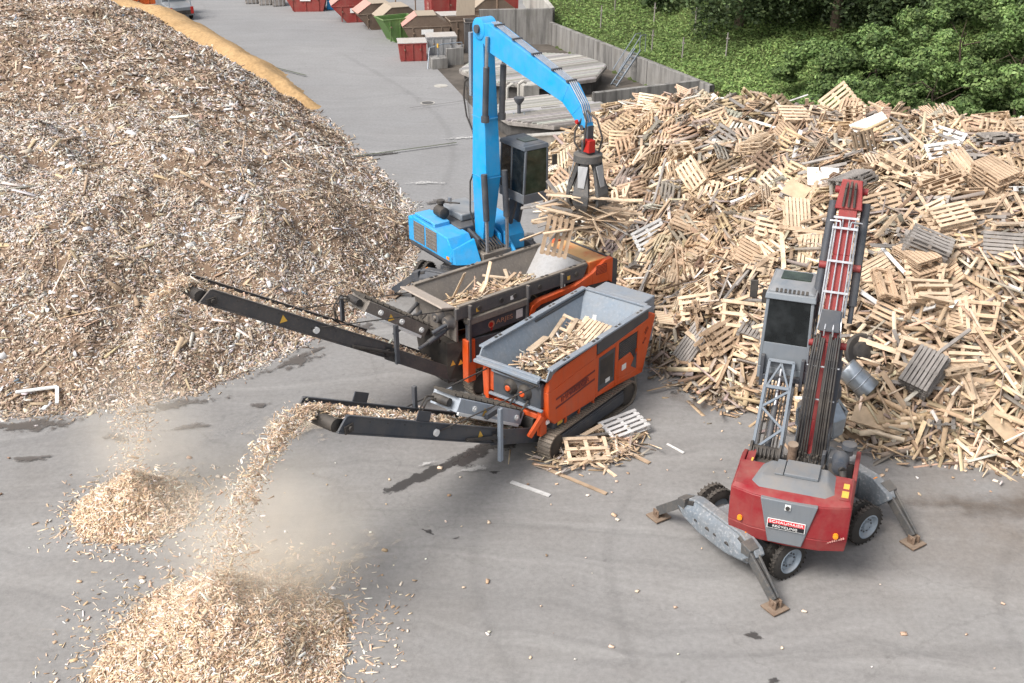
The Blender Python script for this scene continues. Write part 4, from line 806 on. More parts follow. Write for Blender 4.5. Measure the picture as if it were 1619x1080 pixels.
# ================================================================== MACHINES
HALF = math.pi/2
def track(parent, x0, x1, yc, w, r, n_roll=5):
    """crawler track: shoes round a stadium path, frame, sprocket and rollers"""
    L = x1-x0-2*r; per = 2*L+2*math.pi*r; n = int(per/.105); m = MB()
    def pt(s):
        s %= per
        if s < L: return (x0+r+s, 2*r, 0)
        s -= L
        if s < math.pi*r: a = HALF-s/r; return (x1-r+r*math.cos(a), r+r*math.sin(a), a-HALF)
        s -= math.pi*r
        if s < L: return (x1-r-s, 0, math.pi)
        s -= L; a = -HALF-s/r; return (x0+r+r*math.cos(a), r+r*math.sin(a), a-HALF)
    for i in range(n):
        x, z, a = pt(i*per/n); ca, sa = math.cos(a), math.sin(a)
        def q(u, v): return (x+u*ca-v*sa, z+u*sa+v*ca)
        for (u0, u1, v0, v1) in ((-.048,.048,-.035,0),(-.040,-.018,0,.028)):
            P = [q(u0,v0), q(u1,v0), q(u1,v1), q(u0,v1)]; m.prism(P, 'y', yc-w/2, yc+w/2)
    t = m.build('track', 'trackshoe', parent, smooth=False)
    f = MB().prism([(x0+r*.9,r*.45),(x1-r*.9,r*.45),(x1-r*1.1,r*1.55),(x0+r*1.1,r*1.55)], 'y', yc-w*.36, yc+w*.36)
    f.build('track_frame', 'slate', t, bev=.02)
    sg = -1 if yc < 0 else 1
    for xx, nm in ((x0+r, 'idler_wheel'), (x1-r, 'drive_sprocket')):
        MB().lathe((xx,yc,r), 'y', [(-w*.44,.05),(-w*.43,r*.55),(-w*.36,r*.86),(w*.36,r*.86),(w*.43,r*.55),(w*.44,.05)], 22).build(nm, 'black', t)
    pl = MB().box(x0+r*1.6, x1-r*1.7, yc+sg*w*.36-.02, yc+sg*w*.36+.02, r*.62, r*1.4); pl.build('side_plate', 'slate', t, bev=.012)
    return t
def warn(parent, x, y, z, s=.12, sl=0.):
    m = MB().add([(x-s,y,z-s*.8-sl*-s),(x+s,y,z-s*.8-sl*s),(x,y,z+s)], [(0,1,2)]); return m.build('warning_triangle', 'yellow', parent, smooth=False)
def conveyor(parent, tail, knee, head, hw, matside, seed, flaps, chips_to=1.0):
    """belt conveyor in the x-z plane, x negative outward; tail/knee/head = (x,z) of the belt surface"""
    cv = MB(); dx, dz = head[0]-knee[0], head[1]-knee[1]; L = math.hypot(dx, dz); ux, uz = dx/L, dz/L; nx, nz_ = -uz, ux
    if nz_ < 0: nx, nz_ = -nx, -nz_
    def P(s, h): return (knee[0]+ux*s+nx*h, knee[1]+uz*s+nz_*h)
    belt = MB(); belt.hexa([(tail[0],-hw*.85,tail[1]-.05),(tail[0],hw*.85,tail[1]-.05),(knee[0],hw*.85,knee[1]-.05),(knee[0],-hw*.85,knee[1]-.05)], [(tail[0],-hw*.85,tail[1]),(tail[0],hw*.85,tail[1]),(knee[0],hw*.85,knee[1]),(knee[0],-hw*.85,knee[1])])
    a, b, c, d = P(0,0), P(L,0), P(L,-.04), P(0,-.04); belt.prism([a, b, c, d], 'y', -hw*.85, hw*.85)
    a, b, c, d = P(.2,-.26), P(L,-.26), P(L,-.30), P(.2,-.30); belt.prism([a, b, c, d], 'y', -hw*.85, hw*.85)
    o = belt.build('conveyor_belt', 'belt', parent)
    hd = P(L-.02, -.15); MB().lathe((hd[0],0,hd[1]), 'y', [(-hw*.88,.04),(-hw*.87,.145),(hw*.87,.145),(hw*.88,.04)], 20).build('head_roller', 'black', o)
    for sg in (-1, 1):
        y0, y1 = sorted((sg*hw, sg*(hw+.05))); m = MB(); m.prism([P(-.15,-.25), P(L-.0,-.25), P(L-.12,.09), P(-.15,.09)], 'y', y0, y1); m.prism([P(-.15,.092), P(L-.12,.092), P(L-.17,.125), P(-.15,.125)], 'y', y0-.02, y1+.02)
        m.prism([P(-.15,-.285), P(L-.0,-.285), P(L-.0,-.252), P(-.15,-.252)], 'y', y0-.02, y1+.02)
        sd = m.build('side_board', matside, o, bev=.008)
        if sg < 0:
            b_ = MB()
            for k in range(1, 9): q = P(L*k/9.5, .02); b_.tube((q[0],y0-.012,q[1]),(q[0],y0,q[1]),.014,6)
            q = P(L-.28,-.14); b_.box(q[0]-.14,q[0]+.1,y0-.04,y0,q[1]-.1,q[1]+.08); b_.tube((q[0],y0-.09,q[1]),(q[0],y0-.03,q[1]),.055,12)
            b_.build('bearing_bolts', 'black', sd); q = P(L*.42,-.1); MB().tube((q[0],y0-.06,q[1]),(q[0],y0-.001,q[1]),.085,18).build('pivot_disc', 'white', sd)
            q = P(L*(.60 if seed == 2 else .1),-.07); warn(sd, q[0], y0-.006, q[1], .11)
        m = MB(); m.hexa([(tail[0],y0,tail[1]-.28),(tail[0],y1,tail[1]-.28),(knee[0]-.1,y1,knee[1]-.32),(knee[0]-.1,y0,knee[1]-.32)], [(tail[0],y0,tail[1]+.16),(tail[0],y1,tail[1]+.16),(knee[0]-.1,y1,knee[1]+.12),(knee[0]-.1,y0,knee[1]+.12)]); m.build('lower_side_board', matside, o, bev=.01)
        for fl in flaps.get(sg, []): a, b = P(fl,.13), P(fl+.5,.13); a2, b2 = P(fl+.02,.36), P(fl+.5,.36); MB().prism([a, b, b2, a2], 'y', y0+.012, y1-.012).build('side_flap', matside, sd, bev=.004)
    hx, hz = P(-.05, -.12); MB().tube((hx,-hw-.13,hz),(hx,hw+.13,hz),.10,16).build('hinge_pin', 'black', o)
    for sg in (-1, 1): a, b = P(-.4,-.05), P(L*.2,-.22); MB().tube((a[0],sg*(hw+.11),a[1]-.02),(b[0],sg*(hw+.11),b[1]),.045,10).build('fold_ram', 'black', o)
    fr = MB()
    for k in range(5): q = P(L*(k+.5)/5,-.17); fr.tube((q[0],-hw,q[1]),(q[0],hw,q[1]),.04,10)
    fr.build('carry_rollers', 'black', o)
    # chips riding on the belt
    n = 4600; t = rng.uniform(-.35, 1.0, n); s = np.where(t < 0, 0, t*L); yy = rng.normal(0, hw*.42, n).clip(-hw*.8, hw*.8); hh = np.abs(rng.normal(.035, .04, n))*(1-np.abs(yy/hw)*.6)
    X = knee[0]+ux*s+nx*hh; Z = knee[1]+uz*s+nz_*hh; k = t < 0; f = (-t/.35); X = np.where(k, knee[0]+(tail[0]-knee[0])*f*.8, X); Z = np.where(k, knee[1]+(tail[1]-knee[1])*f*.8+hh, Z)
    l = rng.lognormal(math.log(.085), .45, n); c = palette(n, FRESH, [20,22,16,16,14,8])*np.where(rng.uniform(0,1,n) < .35, .72, 1)[:, None]
    ch = mass_boxes('belt_chips', np.stack([X, yy, Z], 1), np.tile([0,0,1.], (n,1)), l, l*.22, l*.06, c, 'chips', .45, parent=o); ch['kind'] = 'stuff'
    return o, P, L
def magnet(parent, a, b, hw, mat, hgt=.38):
    """overband magnet: frame box with cleated belt, from a=(x,z) high end to b=(x,z) low end"""
    dx, dz = b[0]-a[0], b[1]-a[1]; L = math.hypot(dx, dz); ux, uz = dx/L, dz/L; nx, nz_ = -uz, ux
    if nz_ < 0: nx, nz_ = -nx, -nz_
    P = lambda s, h: (a[0]+ux*s+nx*h, a[1]+uz*s+nz_*h)
    o = MB().prism([P(.18,0), P(L-.2,0), P(L-.2,hgt), P(.18,hgt)], 'y', -hw, hw).build('magnet_separator', mat, parent, bev=.015)
    be = MB()
    for i in range(12):
        s0 = L*i/12+.02; be.prism([P(s0,hgt+.004), P(s0+L/12-.04,hgt+.004), P(s0+L/12-.04,hgt+.03), P(s0,hgt+.03)], 'y', -hw*.82, hw*.82); be.prism([P(s0,hgt+.03), P(s0+.04,hgt+.03), P(s0+.04,hgt+.075), P(s0,hgt+.075)], 'y', -hw*.8, hw*.8)
    be.build('cleated_belt', 'belt', o)
    for s in (.02, L-.02): q = P(s, hgt/2); MB().lathe((q[0],0,q[1]), 'y', [(-hw*.6,.03),(-hw*.59,hgt*.3),(hw*.59,hgt*.3),(hw*.6,.03)], 18).build('belt_drum', 'black', o)
    for s, lab in ((.25*L,'white'),(.55*L,'white'),(.84*L,'white')): q = P(s, hgt*.5); MB().tube((q[0],-hw-.045,q[1]),(q[0],-hw-.001,q[1]),.075,16).tube((q[0],-hw-.07,q[1]),(q[0],-hw-.04,q[1]),.03,10).build('bearing_disc', lab, o)
    q = P(L*.4, hgt*.45); warn(o, q[0], -hw-.004, q[1], .11)
    a0, b0, c0, d0 = P(.2,.03), P(L-.35,.03), P(L-.35,-.05), P(.2,-.05); MB().prism([a0, b0, c0, d0], 'y', -hw-.05, -hw-.003).build('lower_rail', 'white', o, bev=.006)
    q = P(0, hgt*.6); MB().path([(q[0]-.02,hw*.4,q[1]),(q[0]-.3,hw*.5,q[1]+.12),(q[0]-.5,hw*.6,q[1]-.15),(q[0]-.45,hw*.7,q[1]-.55),(q[0]-.2,hw*.8,q[1]-.75)], .022).path([(q[0]-.02,hw*.2,q[1]),(q[0]-.36,hw*.3,q[1]+.05),(q[0]-.5,hw*.5,q[1]-.25),(q[0]-.35,hw*.7,q[1]-.7)], .018).build('hydraulic_hose', 'black', o)
    return o
def hopper(parent, X0, X1, hw, zr, zf, fx0, fx1, fy, mats, lipz, flange=.14, split=None):
    """open hopper: rim flange, sloping inner walls, floor, outer skirt"""
    A = [(X0,-hw),(X1,-hw),(X1,hw),(X0,hw)]; B = [(fx0,-fy),(fx1,-fy),(fx1,fy),(fx0,fy)]; t = .05
    names = ('hopper_side_wall', 'hopper_end_wall', 'hopper_side_wall', 'hopper_front_wall')
    for i in range(4):
        a, b = A[i], A[(i+1) % 4]; c, d = B[(i+1) % 4], B[i]; za, zb = zr, zr
        if i == 3: za = zb = lipz
        P = [Vector((*a, za)), Vector((*b, zb)), Vector((*c, zf)), Vector((*d, zf))]
        if i == 3: P[0].x = P[1].x = X0-(zr-lipz)*.6; P[0].y -= .02; P[1].y += .02
        if i in (0, 2):
            j = 0 if i == 0 else 1; Q = Vector(P[j]); P[j] = Q; E = Vector((X0-(zr-lipz)*.6, Q.y, lipz)); P = ([E]+P) if i == 0 else [P[0], P[1], E, P[2], P[3]]
        MB().slab(P, .04).build(names[i], mats[0] if i != 1 else mats[1], parent, bev=.006)
    f = flange; r = MB(); seg = [(X0, split or X1)]+([(split, X1)] if split else [])
    for k, (xa, xb) in enumerate(seg):
        e = .02*k; r.box(xa+e*.5, xb, -hw-f*.5, -hw+f*.5, zr+e, zr+e+.06).box(xa+e*.5, xb, hw-f*.5, hw+f*.5, zr+e, zr+e+.06)
    r.box(X1-f*.5, X1+f*.5, -hw+f*.51, hw-f*.51, zr+.02, zr+.08)
    o = r.build('hopper_rim', mats[2], parent, bev=.012)
    sl = MB()
    for sg in (-1, 1):
        for k in (.12, .4, .63, .86):
            for dxx in (0, .17): sl.box(X0+(X1-X0)*k+dxx, X0+(X1-X0)*k+dxx+.1, sg*hw-.03, sg*hw+.03, zr+.075, zr+.086)
    sl.build('rim_slots', 'black', o, smooth=False)
    MB().box(fx0, fx1, -fy, fy, zf-.06, zf-.01).build('hopper_floor', mats[0], parent)
    return o
def rotor(parent, x0, x1, z, r, ys):
    for y in ys:
        m = MB().tube((x0,y,z),(x1,y,z),r,16)
        for k in range(9):
            xx = x0+(x1-x0)*(k+.5)/9; a = k*1.3; m.hexa([(xx-.05,y+math.cos(a-.25)*r,z+math.sin(a-.25)*r),(xx+.05,y+math.cos(a-.25)*r,z+math.sin(a-.25)*r),(xx+.05,y+math.cos(a+.25)*r,z+math.sin(a+.25)*r),(xx-.05,y+math.cos(a+.25)*r,z+math.sin(a+.25)*r)], [(xx-.03,y+math.cos(a)*r*1.6,z+math.sin(a)*r*1.6),(xx+.03,y+math.cos(a)*r*1.6,z+math.sin(a)*r*1.6),(xx+.03,y+math.cos(a+.1)*r*1.6,z+math.sin(a+.1)*r*1.6),(xx-.03,y+math.cos(a+.1)*r*1.6,z+math.sin(a+.1)*r*1.6)])
        m.build('shredder_shaft', 'wornsteel', parent)

# ------------------------------------------------------------------ small clean shredder
S = thing('crawler_shredder', (.075,25.95,0), 52.7, 'clean orange and grey crawler shredder in front, pallets in its hopper', 'shredder')
for y in (-1.02, 1.02): track(S, -.12, 4.15, y, .40, .375)
MB().box(.3, 4.3, -.78, .78, .42, 1.05).build('chassis', 'slate', S, bev=.02)
# side walls: orange front hood, doors, rear post
SW = -1.22; S_before = set(bpy.data.objects)
for sg in (-1, 1):
    y0, y1 = sorted((sg*1.02, sg*1.22))
    h = MB().prism([(-.18,1.42),(.1,1.12),(2.0,1.02),(2.0,2.30),(-.22,2.16)], 'y', y0, y1)
    h.hexa([(-.22,y0,2.162),(2.0,y0,2.302),(2.0,y1,2.302),(-.22,y1,2.162)], [(-.12,min(sg*1.17,sg*1.21),2.62),(2.0,min(sg*1.17,sg*1.21),2.70),(2.0,max(sg*1.17,sg*1.21),2.70),(-.12,max(sg*1.17,sg*1.21),2.62)])
    hood = h.build('side_hood', 'orange', S, bev=.03)
    yy = sg*1.222; g = MB()
    for (za, zb) in ((1.86,1.92),(1.60,1.66)): g.add([(.12,yy+sg*.004,za-.05),(1.93,yy+sg*.004,za+.05),(1.93,yy+sg*.004,zb+.05),(.12,yy+sg*.004,zb-.05)], [(0,1,2,3)])
    for k in range(14): xx = .75+.055*k; g.add([(xx,yy+sg*.004,1.66+.03),(xx+.035,yy+sg*.004,1.66+.03),(xx+.035,yy+sg*.004,1.86+.03),(xx,yy+sg*.004,1.86+.03)], [(0,1,2,3)])
    g.build('hood_stripes', 'textdark', hood, smooth=False)
    fr = MB()
    fr.prism([(2.0,1.05),(2.12,1.05),(2.12,2.32),(2.0,2.32)], 'y', y0, y1); fr.prism([(2.97,.98),(3.12,.97),(3.12,2.38),(2.97,2.37)], 'y', y0, y1); fr.prism([(2.12,2.22),(2.97,2.24),(2.97,2.37),(2.12,2.32)], 'y', y0, y1); fr.prism([(2.12,1.05),(2.97,.98),(2.97,1.2),(2.12,1.16)], 'y', y0, y1)
    fr.prism([(3.12,.97),(4.45,.82),(4.45,1.02),(3.12,1.18)], 'y', y0, y1); fr.prism([(3.12,2.28),(4.2,2.28),(4.2,2.44),(3.12,2.38)], 'y', y0, y1); fr.prism([(4.12,1.05),(4.45,.82),(5.02,2.42),(4.98,2.50),(4.2,2.44),(4.12,2.28)], 'y', y0, y1)
    fr.prism([(3.12,1.18),(4.12,1.05),(4.12,1.28),(3.75,1.75),(3.12,1.72)], 'y', y0, y1)
    sf = fr.build('side_frame', 'orange', S, bev=.02)
    door = MB().box(2.13, 2.96, sg*1.17-.03, sg*1.17+.03, 1.18, 2.22).build('access_door', 'slate', S, bev=.015)
    MB().box(2.22, 2.87, sg*1.203-.002, sg*1.203+.002, 1.35, 2.1).build('door_mesh', 'black', door); MB().box(2.5, 2.72, sg*1.207-.002, sg*1.207+.002, 1.3, 1.42).build('door_label', 'white', door)
    win = MB().box(3.13, 4.11, sg*1.16-.03, sg*1.16+.03, 1.72, 2.27).build('radiator_grille', 'black', S, bev=.01)
    sl = MB()
    for k in range(8): sl.box(3.18, 4.06, sg*1.195-.01, sg*1.195+.01, 1.77+.06*k, 1.79+.06*k)
    sl.build('grille_slats', 'slate', win)
    MB().prism([(3.78,1.30),(4.06,1.12),(4.06,1.66)], 'y', sg*1.226-.004, sg*1.226+.004).build('cutout_plate', 'slate', S); MB().box(3.3, 3.52, sg*1.227-.004, sg*1.227+.004, 1.35, 1.52).build('type_plate', 'white', S)
    tb = MB()
    for (xa, xb) in ((.12,.62),(.70,1.24),(1.32,1.9)): tb.box(xa, xb, *sorted((sg*.92, sg*1.16)), .80, 1.07)
    tb.build('tool_boxes', 'slate', S, bev=.02); br = MB()
    for xx in (.62, 1.24, 1.92): br.box(xx, xx+.07, *sorted((sg*1.0, sg*1.2)), .72, 1.12)
    br.build('step_brackets', 'orange', S, bev=.01); MB().box(.3,.52,sg*1.165-.004,sg*1.165+.004,.86,1.02).build('step_label', 'yellow', S)
    MB().lathe((-.1,sg*1.1,1.12),'x',[(-.05,.02),(-.04,.06),(.05,.06)],14).build('work_lamp', 'white', S)
text('IMPAKTOR', .22, (1.0,SW-.006,1.76), (HALF,R_(-3),0), 'textdark', S, width=1.3)
text('250', .16, (4.55,SW-.006,2.12), (HALF,R_(-40),0), 'textdark', S); text('evo', .15, (4.45,SW-.006,1.85), (HALF,R_(-40),0), 'textdark', S)
for o in set(bpy.data.objects)-S_before:      # the side panels stand in from the tracks
    if o.type != 'MESH': continue
    low = o.name.startswith(('tool_boxes', 'step_brackets', 'step_label', 'work_lamp')); dz = -.04 if low else -.15
    if o.name.startswith('lettering'): o.location += Vector((.21, .15, dz)); continue
    for v in o.data.vertices: v.co += Vector((.21, -.15 if v.co.y > 0 else .15, dz))
hopper(S, 0, 4.8, 1.1, 2.66, 1.72, .75, 3.7, .55, ('hopperin','hopperin','steelblue'), 2.42, .17, 2.25)
MB().box(-.19, -.10, -.93, 1.13, 2.40, 2.49).box(-.31,-.185,-.93,1.13,2.36,2.44).build('front_lip', 'steelblue', S, bev=.012)
MB().prism([(2.26,2.2),(4.85,2.2),(4.85,2.655),(2.26,2.62)], 'y', -1.06, -1.0).prism([(2.26,2.2),(4.85,2.2),(4.85,2.655),(2.26,2.62)], 'y', 1.0, 1.06).box(4.82,4.90,-1.03,1.03,2.0,2.655).build('hopper_skirt', 'slate', S, bev=.012)
rotor(S, .8, 3.65, 1.72, .2, (-.25,.25))
MB().box(4.92, 5.55, -.84, .84, 1.3, 2.72).build('engine_housing', 'steelblue', S, bev=.03); MB().box(5.552,5.57,-.7,.7,1.45,2.5).build('engine_grille', 'black', S)
MB().box(3.9,4.81,-1.0,1.0,1.06,1.9).build('engine_bay', 'slate', S, bev=.02)
# front end with the two shaft motors
MB().box(-.12, .02, -.92, .62, 1.55, 2.25).build('gearbox_plate', 'slate', S, bev=.02)
for y, z in ((.04,1.91),(-.42,1.89)):
    mo = MB().lathe((-.12,y,z),'x',[(-.14,.04),(-.135,.14),(-.06,.19),(.0,.22)],24).build('shaft_motor', 'black', S); MB().lathe((-.272,y,z),'x',[(-.02,.06),(.01,.085)],18).build('motor_hub', 'orange', mo)
MB().box(-.2, -.11, -1.0, .72, 1.50, 1.56).box(-.2,-.13,-.9,.62,2.2,2.3).build('front_crossbeam', 'steelblue', S, bev=.012)
MB().box(-.16, .1, .74, .86, 1.3, 2.32).box(-.1,.05,.62,.74,1.58,2.2).box(-.12,.1,-.8,.6,1.22,1.36).box(-.14,.12,-.95,-.82,.75,1.5).box(-.14,.12,.7,.84,.75,1.3).beam((-.1,-.95,1.35),(-.45,-.8,.85),.1,.14).build('front_frame', 'orange', S, bev=.015)
MB().path([(-.15,-.15,1.75),(-.32,-.1,1.55),(-.3,0,1.25)], .03).path([(-.15,-.55,1.7),(-.35,-.5,1.5),(-.3,-.4,1.2)], .03).path([(-.2,-.9,2.25),(-.28,-.3,2.33),(-.22,.5,2.32)], .035).build('hydraulic_hoses', 'black', S)
MB().hexa([(-.1,-.6,.55),(.9,-.6,.5),(.9,.6,.5),(-.1,.6,.55)], [(-.15,-.7,1.2),(.9,-.75,1.3),(.9,.75,1.3),(-.15,.7,1.2)]).build('discharge_chute', 'black', S)
cvS, PS, LS = conveyor(S, (.35,.55), (-1.75,1.55), (-6.75,4.22), .62, 'slate', 1, {-1:[1.15+1.55], 1:[1.15+2.3]})
magnet(S, (-3.0,2.62), (-.15,.90), .42, 'magnetgrey', .36)
MB().box(-1.72,-1.60,-.86,-.76,.75,2.25).build('support_post', 'steelblue', S, bev=.01); MB().box(-1.72,-1.60,.76,.86,.9,2.3).build('support_post', 'steelblue', S, bev=.01); MB().box(-3.15,-3.05,.62,.72,1.9,3.0).box(-1.9,-1.4,-.6,-.50,1.95,2.1).build('magnet_bracket', 'slate', S, bev=.01)
for sg in (-1, 1): q = PS(LS*.42,-.1); MB().path([(q[0],sg*.7,q[1]),(-.1,sg*.8,2.2)], .018, 6).build('stay_rope', 'black', S)

# ------------------------------------------------------------------ larger dusty shredder behind
G = thing('crawler_shredder', (-2.15,29.09,0), 40.5, 'older dusty orange shredder behind, loose planks in its worn hopper', 'shredder')
for y in (-.82, .82): track(G, .45, 4.9, y, .46, .39)
MB().box(.6, 5.0, -.6, .6, .5, 1.2).build('chassis', 'slate_dirty', G, bev=.02)
for sg in (-1, 1):
    ya, yb = sorted((sg*.98, sg*1.08)); 
    MB().prism([(.28,1.25),(2.46,1.05),(2.46,1.72),(.28,1.98)], 'y', ya, yb).build('lower_panel', 'slate', G, bev=.015)
    up = MB().prism([(.28,1.995),(2.46,1.98),(2.46,2.42),(.28,2.42)], 'y', ya, yb).build('nameplate_panel', 'slate', G, bev=.015)
    MB().prism([(.28,2.44),(2.46,2.44),(2.46,2.64),(.28,2.64)], 'y', *sorted((sg*.9, sg*1.16))).build('ledge', 'wornsteel', G, bev=.015)
    MB().prism([(-.1,2.68),(4.7,2.62),(4.9,3.02),(-.1,3.02)], 'y', ya, yb).build('hopper_skirt', 'slate_dirty', G, bev=.015)
    rb = MB()
    for xx in (.3,2.42,3.75): MB().prism([(xx,2.62),(xx+.08,2.62),(xx+.08,3.04),(xx,3.04)], 'y', *sorted((sg*1.08, sg*1.2))).build('skirt_rib', 'slate_dirty', G, bev=.01)
    rb.prism([(.28,1.3),(.36,1.3),(.36,2.62),(.28,2.62)], 'y', *sorted((sg*1.08, sg*1.17))); rb.prism([(2.40,1.3),(2.48,1.3),(2.48,2.62),(2.40,2.62)], 'y', *sorted((sg*1.08, sg*1.17))); rb.build('side_pillars', 'slate_dirty', G, bev=.01)
    MB().box(.22, .5, *sorted((sg*.9, sg*1.15)), .66, 1.97).build('corner_post', 'orange', G, bev=.02)
    MB().prism([(.5,.98),(2.4,.78),(2.4,1.02),(.5,1.22)], 'y', ya, yb).build('sill', 'orange_dirty', G, bev=.015)
    # rear: arched orange frame with dark infill, engine cover
    f = MB(); arc = [(2.50,1.1),(2.50,2.15),(2.62,2.36),(2.9,2.46),(4.3,2.52),(5.0,2.72),(5.55,3.02),(5.85,3.02)]; inn = [(2.66,1.1),(2.66,2.08),(2.76,2.22),(2.95,2.30),(4.3,2.36),(5.0,2.36),(5.7,2.30),(5.7,2.30)]
    for i in range(len(arc)-1): f.prism([arc[i], arc[i+1], inn[i+1], inn[i]] if i < 6 else [arc[6], arc[7], (5.85,2.2), (5.7,2.30)], 'y', *sorted((sg*.98, sg*1.17)))
    f.build('arched_frame', 'orange', G, bev=.012)
    MB().prism([(2.60,.9),(5.7,.85),(5.72,2.38),(2.60,2.34)], 'y', *sorted((sg*.95, sg*1.07))).build('engine_door', 'slate', G, bev=.02)
    for xx in (.7,1.5,2.0,2.95,4.4): MB().tube((xx,sg*1.085,2.84),(xx,sg*1.12,2.84),.07,14).build('skirt_bolt', 'black', G)
    for xx, cc in ((.6,'yellow'),(1.85,'white'),(4.05,'yellow')): MB().box(xx,xx+.11,sg*1.084-.003,sg*1.084+.003,2.74,2.86).build('safety_sticker', cc, G)
    v = MB().box(5.15,5.58,sg*1.174-.006,sg*1.174+.006,2.62,2.92).build('vent_frame', 'textdark', G); sv = MB()
    for k in range(6): sv.box(5.18,5.55,sg*1.186-.006,sg*1.186+.006,2.65+.045*k,2.665+.045*k)
    sv.build('vent_slats', 'orange', v)
text('ARJES', .19, (1.62,-1.086,2.22), (HALF,0,0), 'textpale', G, width=.62)
lg = MB().lathe((1.14,-1.084,2.2),'y',[(-.004,.115),(.002,.115)],20).build('round_logo', 'textpale', G); MB().lathe((1.12,-1.09,2.2),'y',[(-.004,.075),(.002,.075)],16).add([(1.10,-1.089,2.1),(1.2,-1.089,2.12),(1.12,-1.089,1.98)],[(0,1,2)]).build('logo_centre', 'lampred', lg)
MB().box(2.06,2.30,-1.092,-1.082,2.1,2.36).build('paper_notice', 'white', G)
hopper(G, 0, 4.85, 1.02, 3.02, 2.15, .8, 3.6, .5, ('wornsteel','litsteel','wornsteel'), 2.98, .13, None)
rotor(G, .9, 3.5, 2.1, .22, (-.25,.25))
MB().hexa([(4.93,-1.06,2.5),(5.85,-1.06,2.2),(5.85,1.0,2.2),(4.93,1.0,2.5)], [(4.93,-1.06,3.06),(5.72,-1.06,3.04),(5.72,.85,3.04),(4.93,.85,3.06)]).build('engine_cover', 'orange_dirty', G, bev=.04)
MB().hexa([(5.86,-1.12,1.0),(6.1,-1.1,1.0),(6.1,.95,1.0),(5.86,.95,1.0)], [(5.86,-1.12,3.0),(6.15,-1.1,2.85),(6.15,.9,2.85),(5.86,.9,3.0)]).build('rear_cowl', 'slate', G, bev=.03)
MB().slab([(-.05,-.95,2.98),(-.05,.98,2.98),(-.5,.98,3.10),(-.5,-.95,3.10)], .05).build('feed_apron', 'apron', G, bev=.01)
MB().box(-.02,.06,-.95,.95,1.95,2.96).build('front_plate', 'wornsteel', G, bev=.015)
for y in (-.26,-.72):
    mo = MB().lathe((-.03,y,2.52),'x',[(-.2,.05),(-.19,.15),(-.05,.19),(.0,.24)],22).build('shaft_motor', 'slate_dirty', G); MB().lathe((-.24,y,2.52),'x',[(-.03,.05),(.01,.07)],14).build('motor_hub', 'wornsteel', mo)
MB().hexa([(-.1,-.62,.55),(.9,-.65,.5),(.9,.65,.5),(-.1,.62,.55)], [(-.2,-.75,1.9),(.3,-.95,1.9),(.3,.95,1.9),(-.2,.75,1.9)]).build('discharge_chute', 'black', G); 
for dx in (.0,.17): warn(G, -.04+dx*1.2, -.80-dx*.55, 1.25, .09)
cvG, PG, LG = conveyor(G, (.2,.75), (-2.1,2.35), (-7.05,5.40), .60, 'slate_dirty', 2, {})
magnet(G, (-2.75,3.55), (-.55,2.0), .40, 'wornsteel', .34)
MB().box(-1.95,-1.83,-.82,-.72,1.85,3.0).build('support_post', 'slate', G, bev=.01); MB().box(-2.75,-2.65,.5,.6,2.9,3.6).build('support_post', 'slate', G, bev=.01)
for sg in (-1, 1):
    MB().tube((-.05,sg*.8,2.55),(-.62,sg*.66,2.32),.06,12).build('apron_ram', 'slate', G); MB().tube((.05,sg*.68,2.35),(-1.05,sg*.6,1.95),.05,10).tube((-.2,sg*.67,2.26),(-.75,sg*.63,2.06),.075,12).build('conveyor_ram', 'slate', G)
    q = PG(LG*.45,-.1); MB().path([(q[0],sg*.68,q[1]),(.0,sg*.85,2.9)], .016, 6).build('stay_rope', 'black', G)
MB().path([(-.1,.3,2.4),(-.35,.35,2.2),(-.3,.2,1.9)], .03).path([(-.1,-.5,2.3),(-.3,-.5,2.1),(-.2,-.4,1.8)], .03).build('hydraulic_hoses', 'black', G)

# loose wood in both hoppers: single boards and pallets resting on the shafts
def at(o, p): return o.matrix_basis @ Vector(p)
def in_hopper(root, rz, items, words, group):
    for i, (x, y, z, yaw, pit, L, W, mat) in enumerate(items):
        p = at(root, (x, y, z)); board(L, W, .03, mat, p, (0, R_(pit), R_(rz+yaw)), words[mat], group)
it = [(2.6,.1,2.12,10,-8,1.4,.12,'w_fresh'),(2.3,.25,2.18,-12,-6,1.5,.10,'w_fresh'),(1.6,.0,2.12,25,5,1.2,.13,'w_tan'),(3.0,-.15,2.2,-5,-10,1.2,.10,'w_fresh'),(3.3,.2,2.26,12,-12,1.0,.12,'w_fresh'),(1.2,-.25,2.10,-20,6,1.1,.12,'w_tan'),(1.9,-.35,2.2,4,4,1.5,.11,'w_fresh'),(2.9,.35,2.26,18,-10,1.1,.10,'w_fresh'),(1.3,.3,2.15,40,10,.9,.12,'w_grey'),(1.1,.05,2.2,8,5,1.0,.16,'w_grey'),(.9,-.3,2.15,-35,0,.9,.10,'w_tan'),(2.2,-.1,2.28,-30,-4,1.1,.10,'w_fresh'),(2.5,-.3,2.3,50,0,.8,.09,'w_fresh'),(3.5,-.1,2.35,30,-8,.9,.10,'w_white'),(1.7,-.3,2.3,70,4,1.0,.06,'w_fresh'),(1.5,.35,2.4,15,8,1.3,.20,'w_fresh')]
in_hopper(S, 52.7, it, {'w_fresh':'pale split board among the wood in the clean front hopper','w_tan':'tan split board among the wood in the clean front hopper','w_grey':'dark grey board among the wood in the clean front hopper','w_white':'white board at the back of the wood in the clean front hopper'}, 'boards in the clean front hopper')
p = at(S, (3.0,-.3,2.22)); place_pallet(('full','w_fresh'), p, (R_(6),R_(-10),R_(58)), 'pale pallet lying on the wood in the clean front hopper', 'pallets in the front hopper')
p = at(S, (2.75,.25,2.22)); place_pallet(('broken','w_fresh'), p, (R_(18),R_(-14),R_(64)), 'pale broken pallet leaning on the left wood in the clean front hopper', 'pallets in the front hopper')
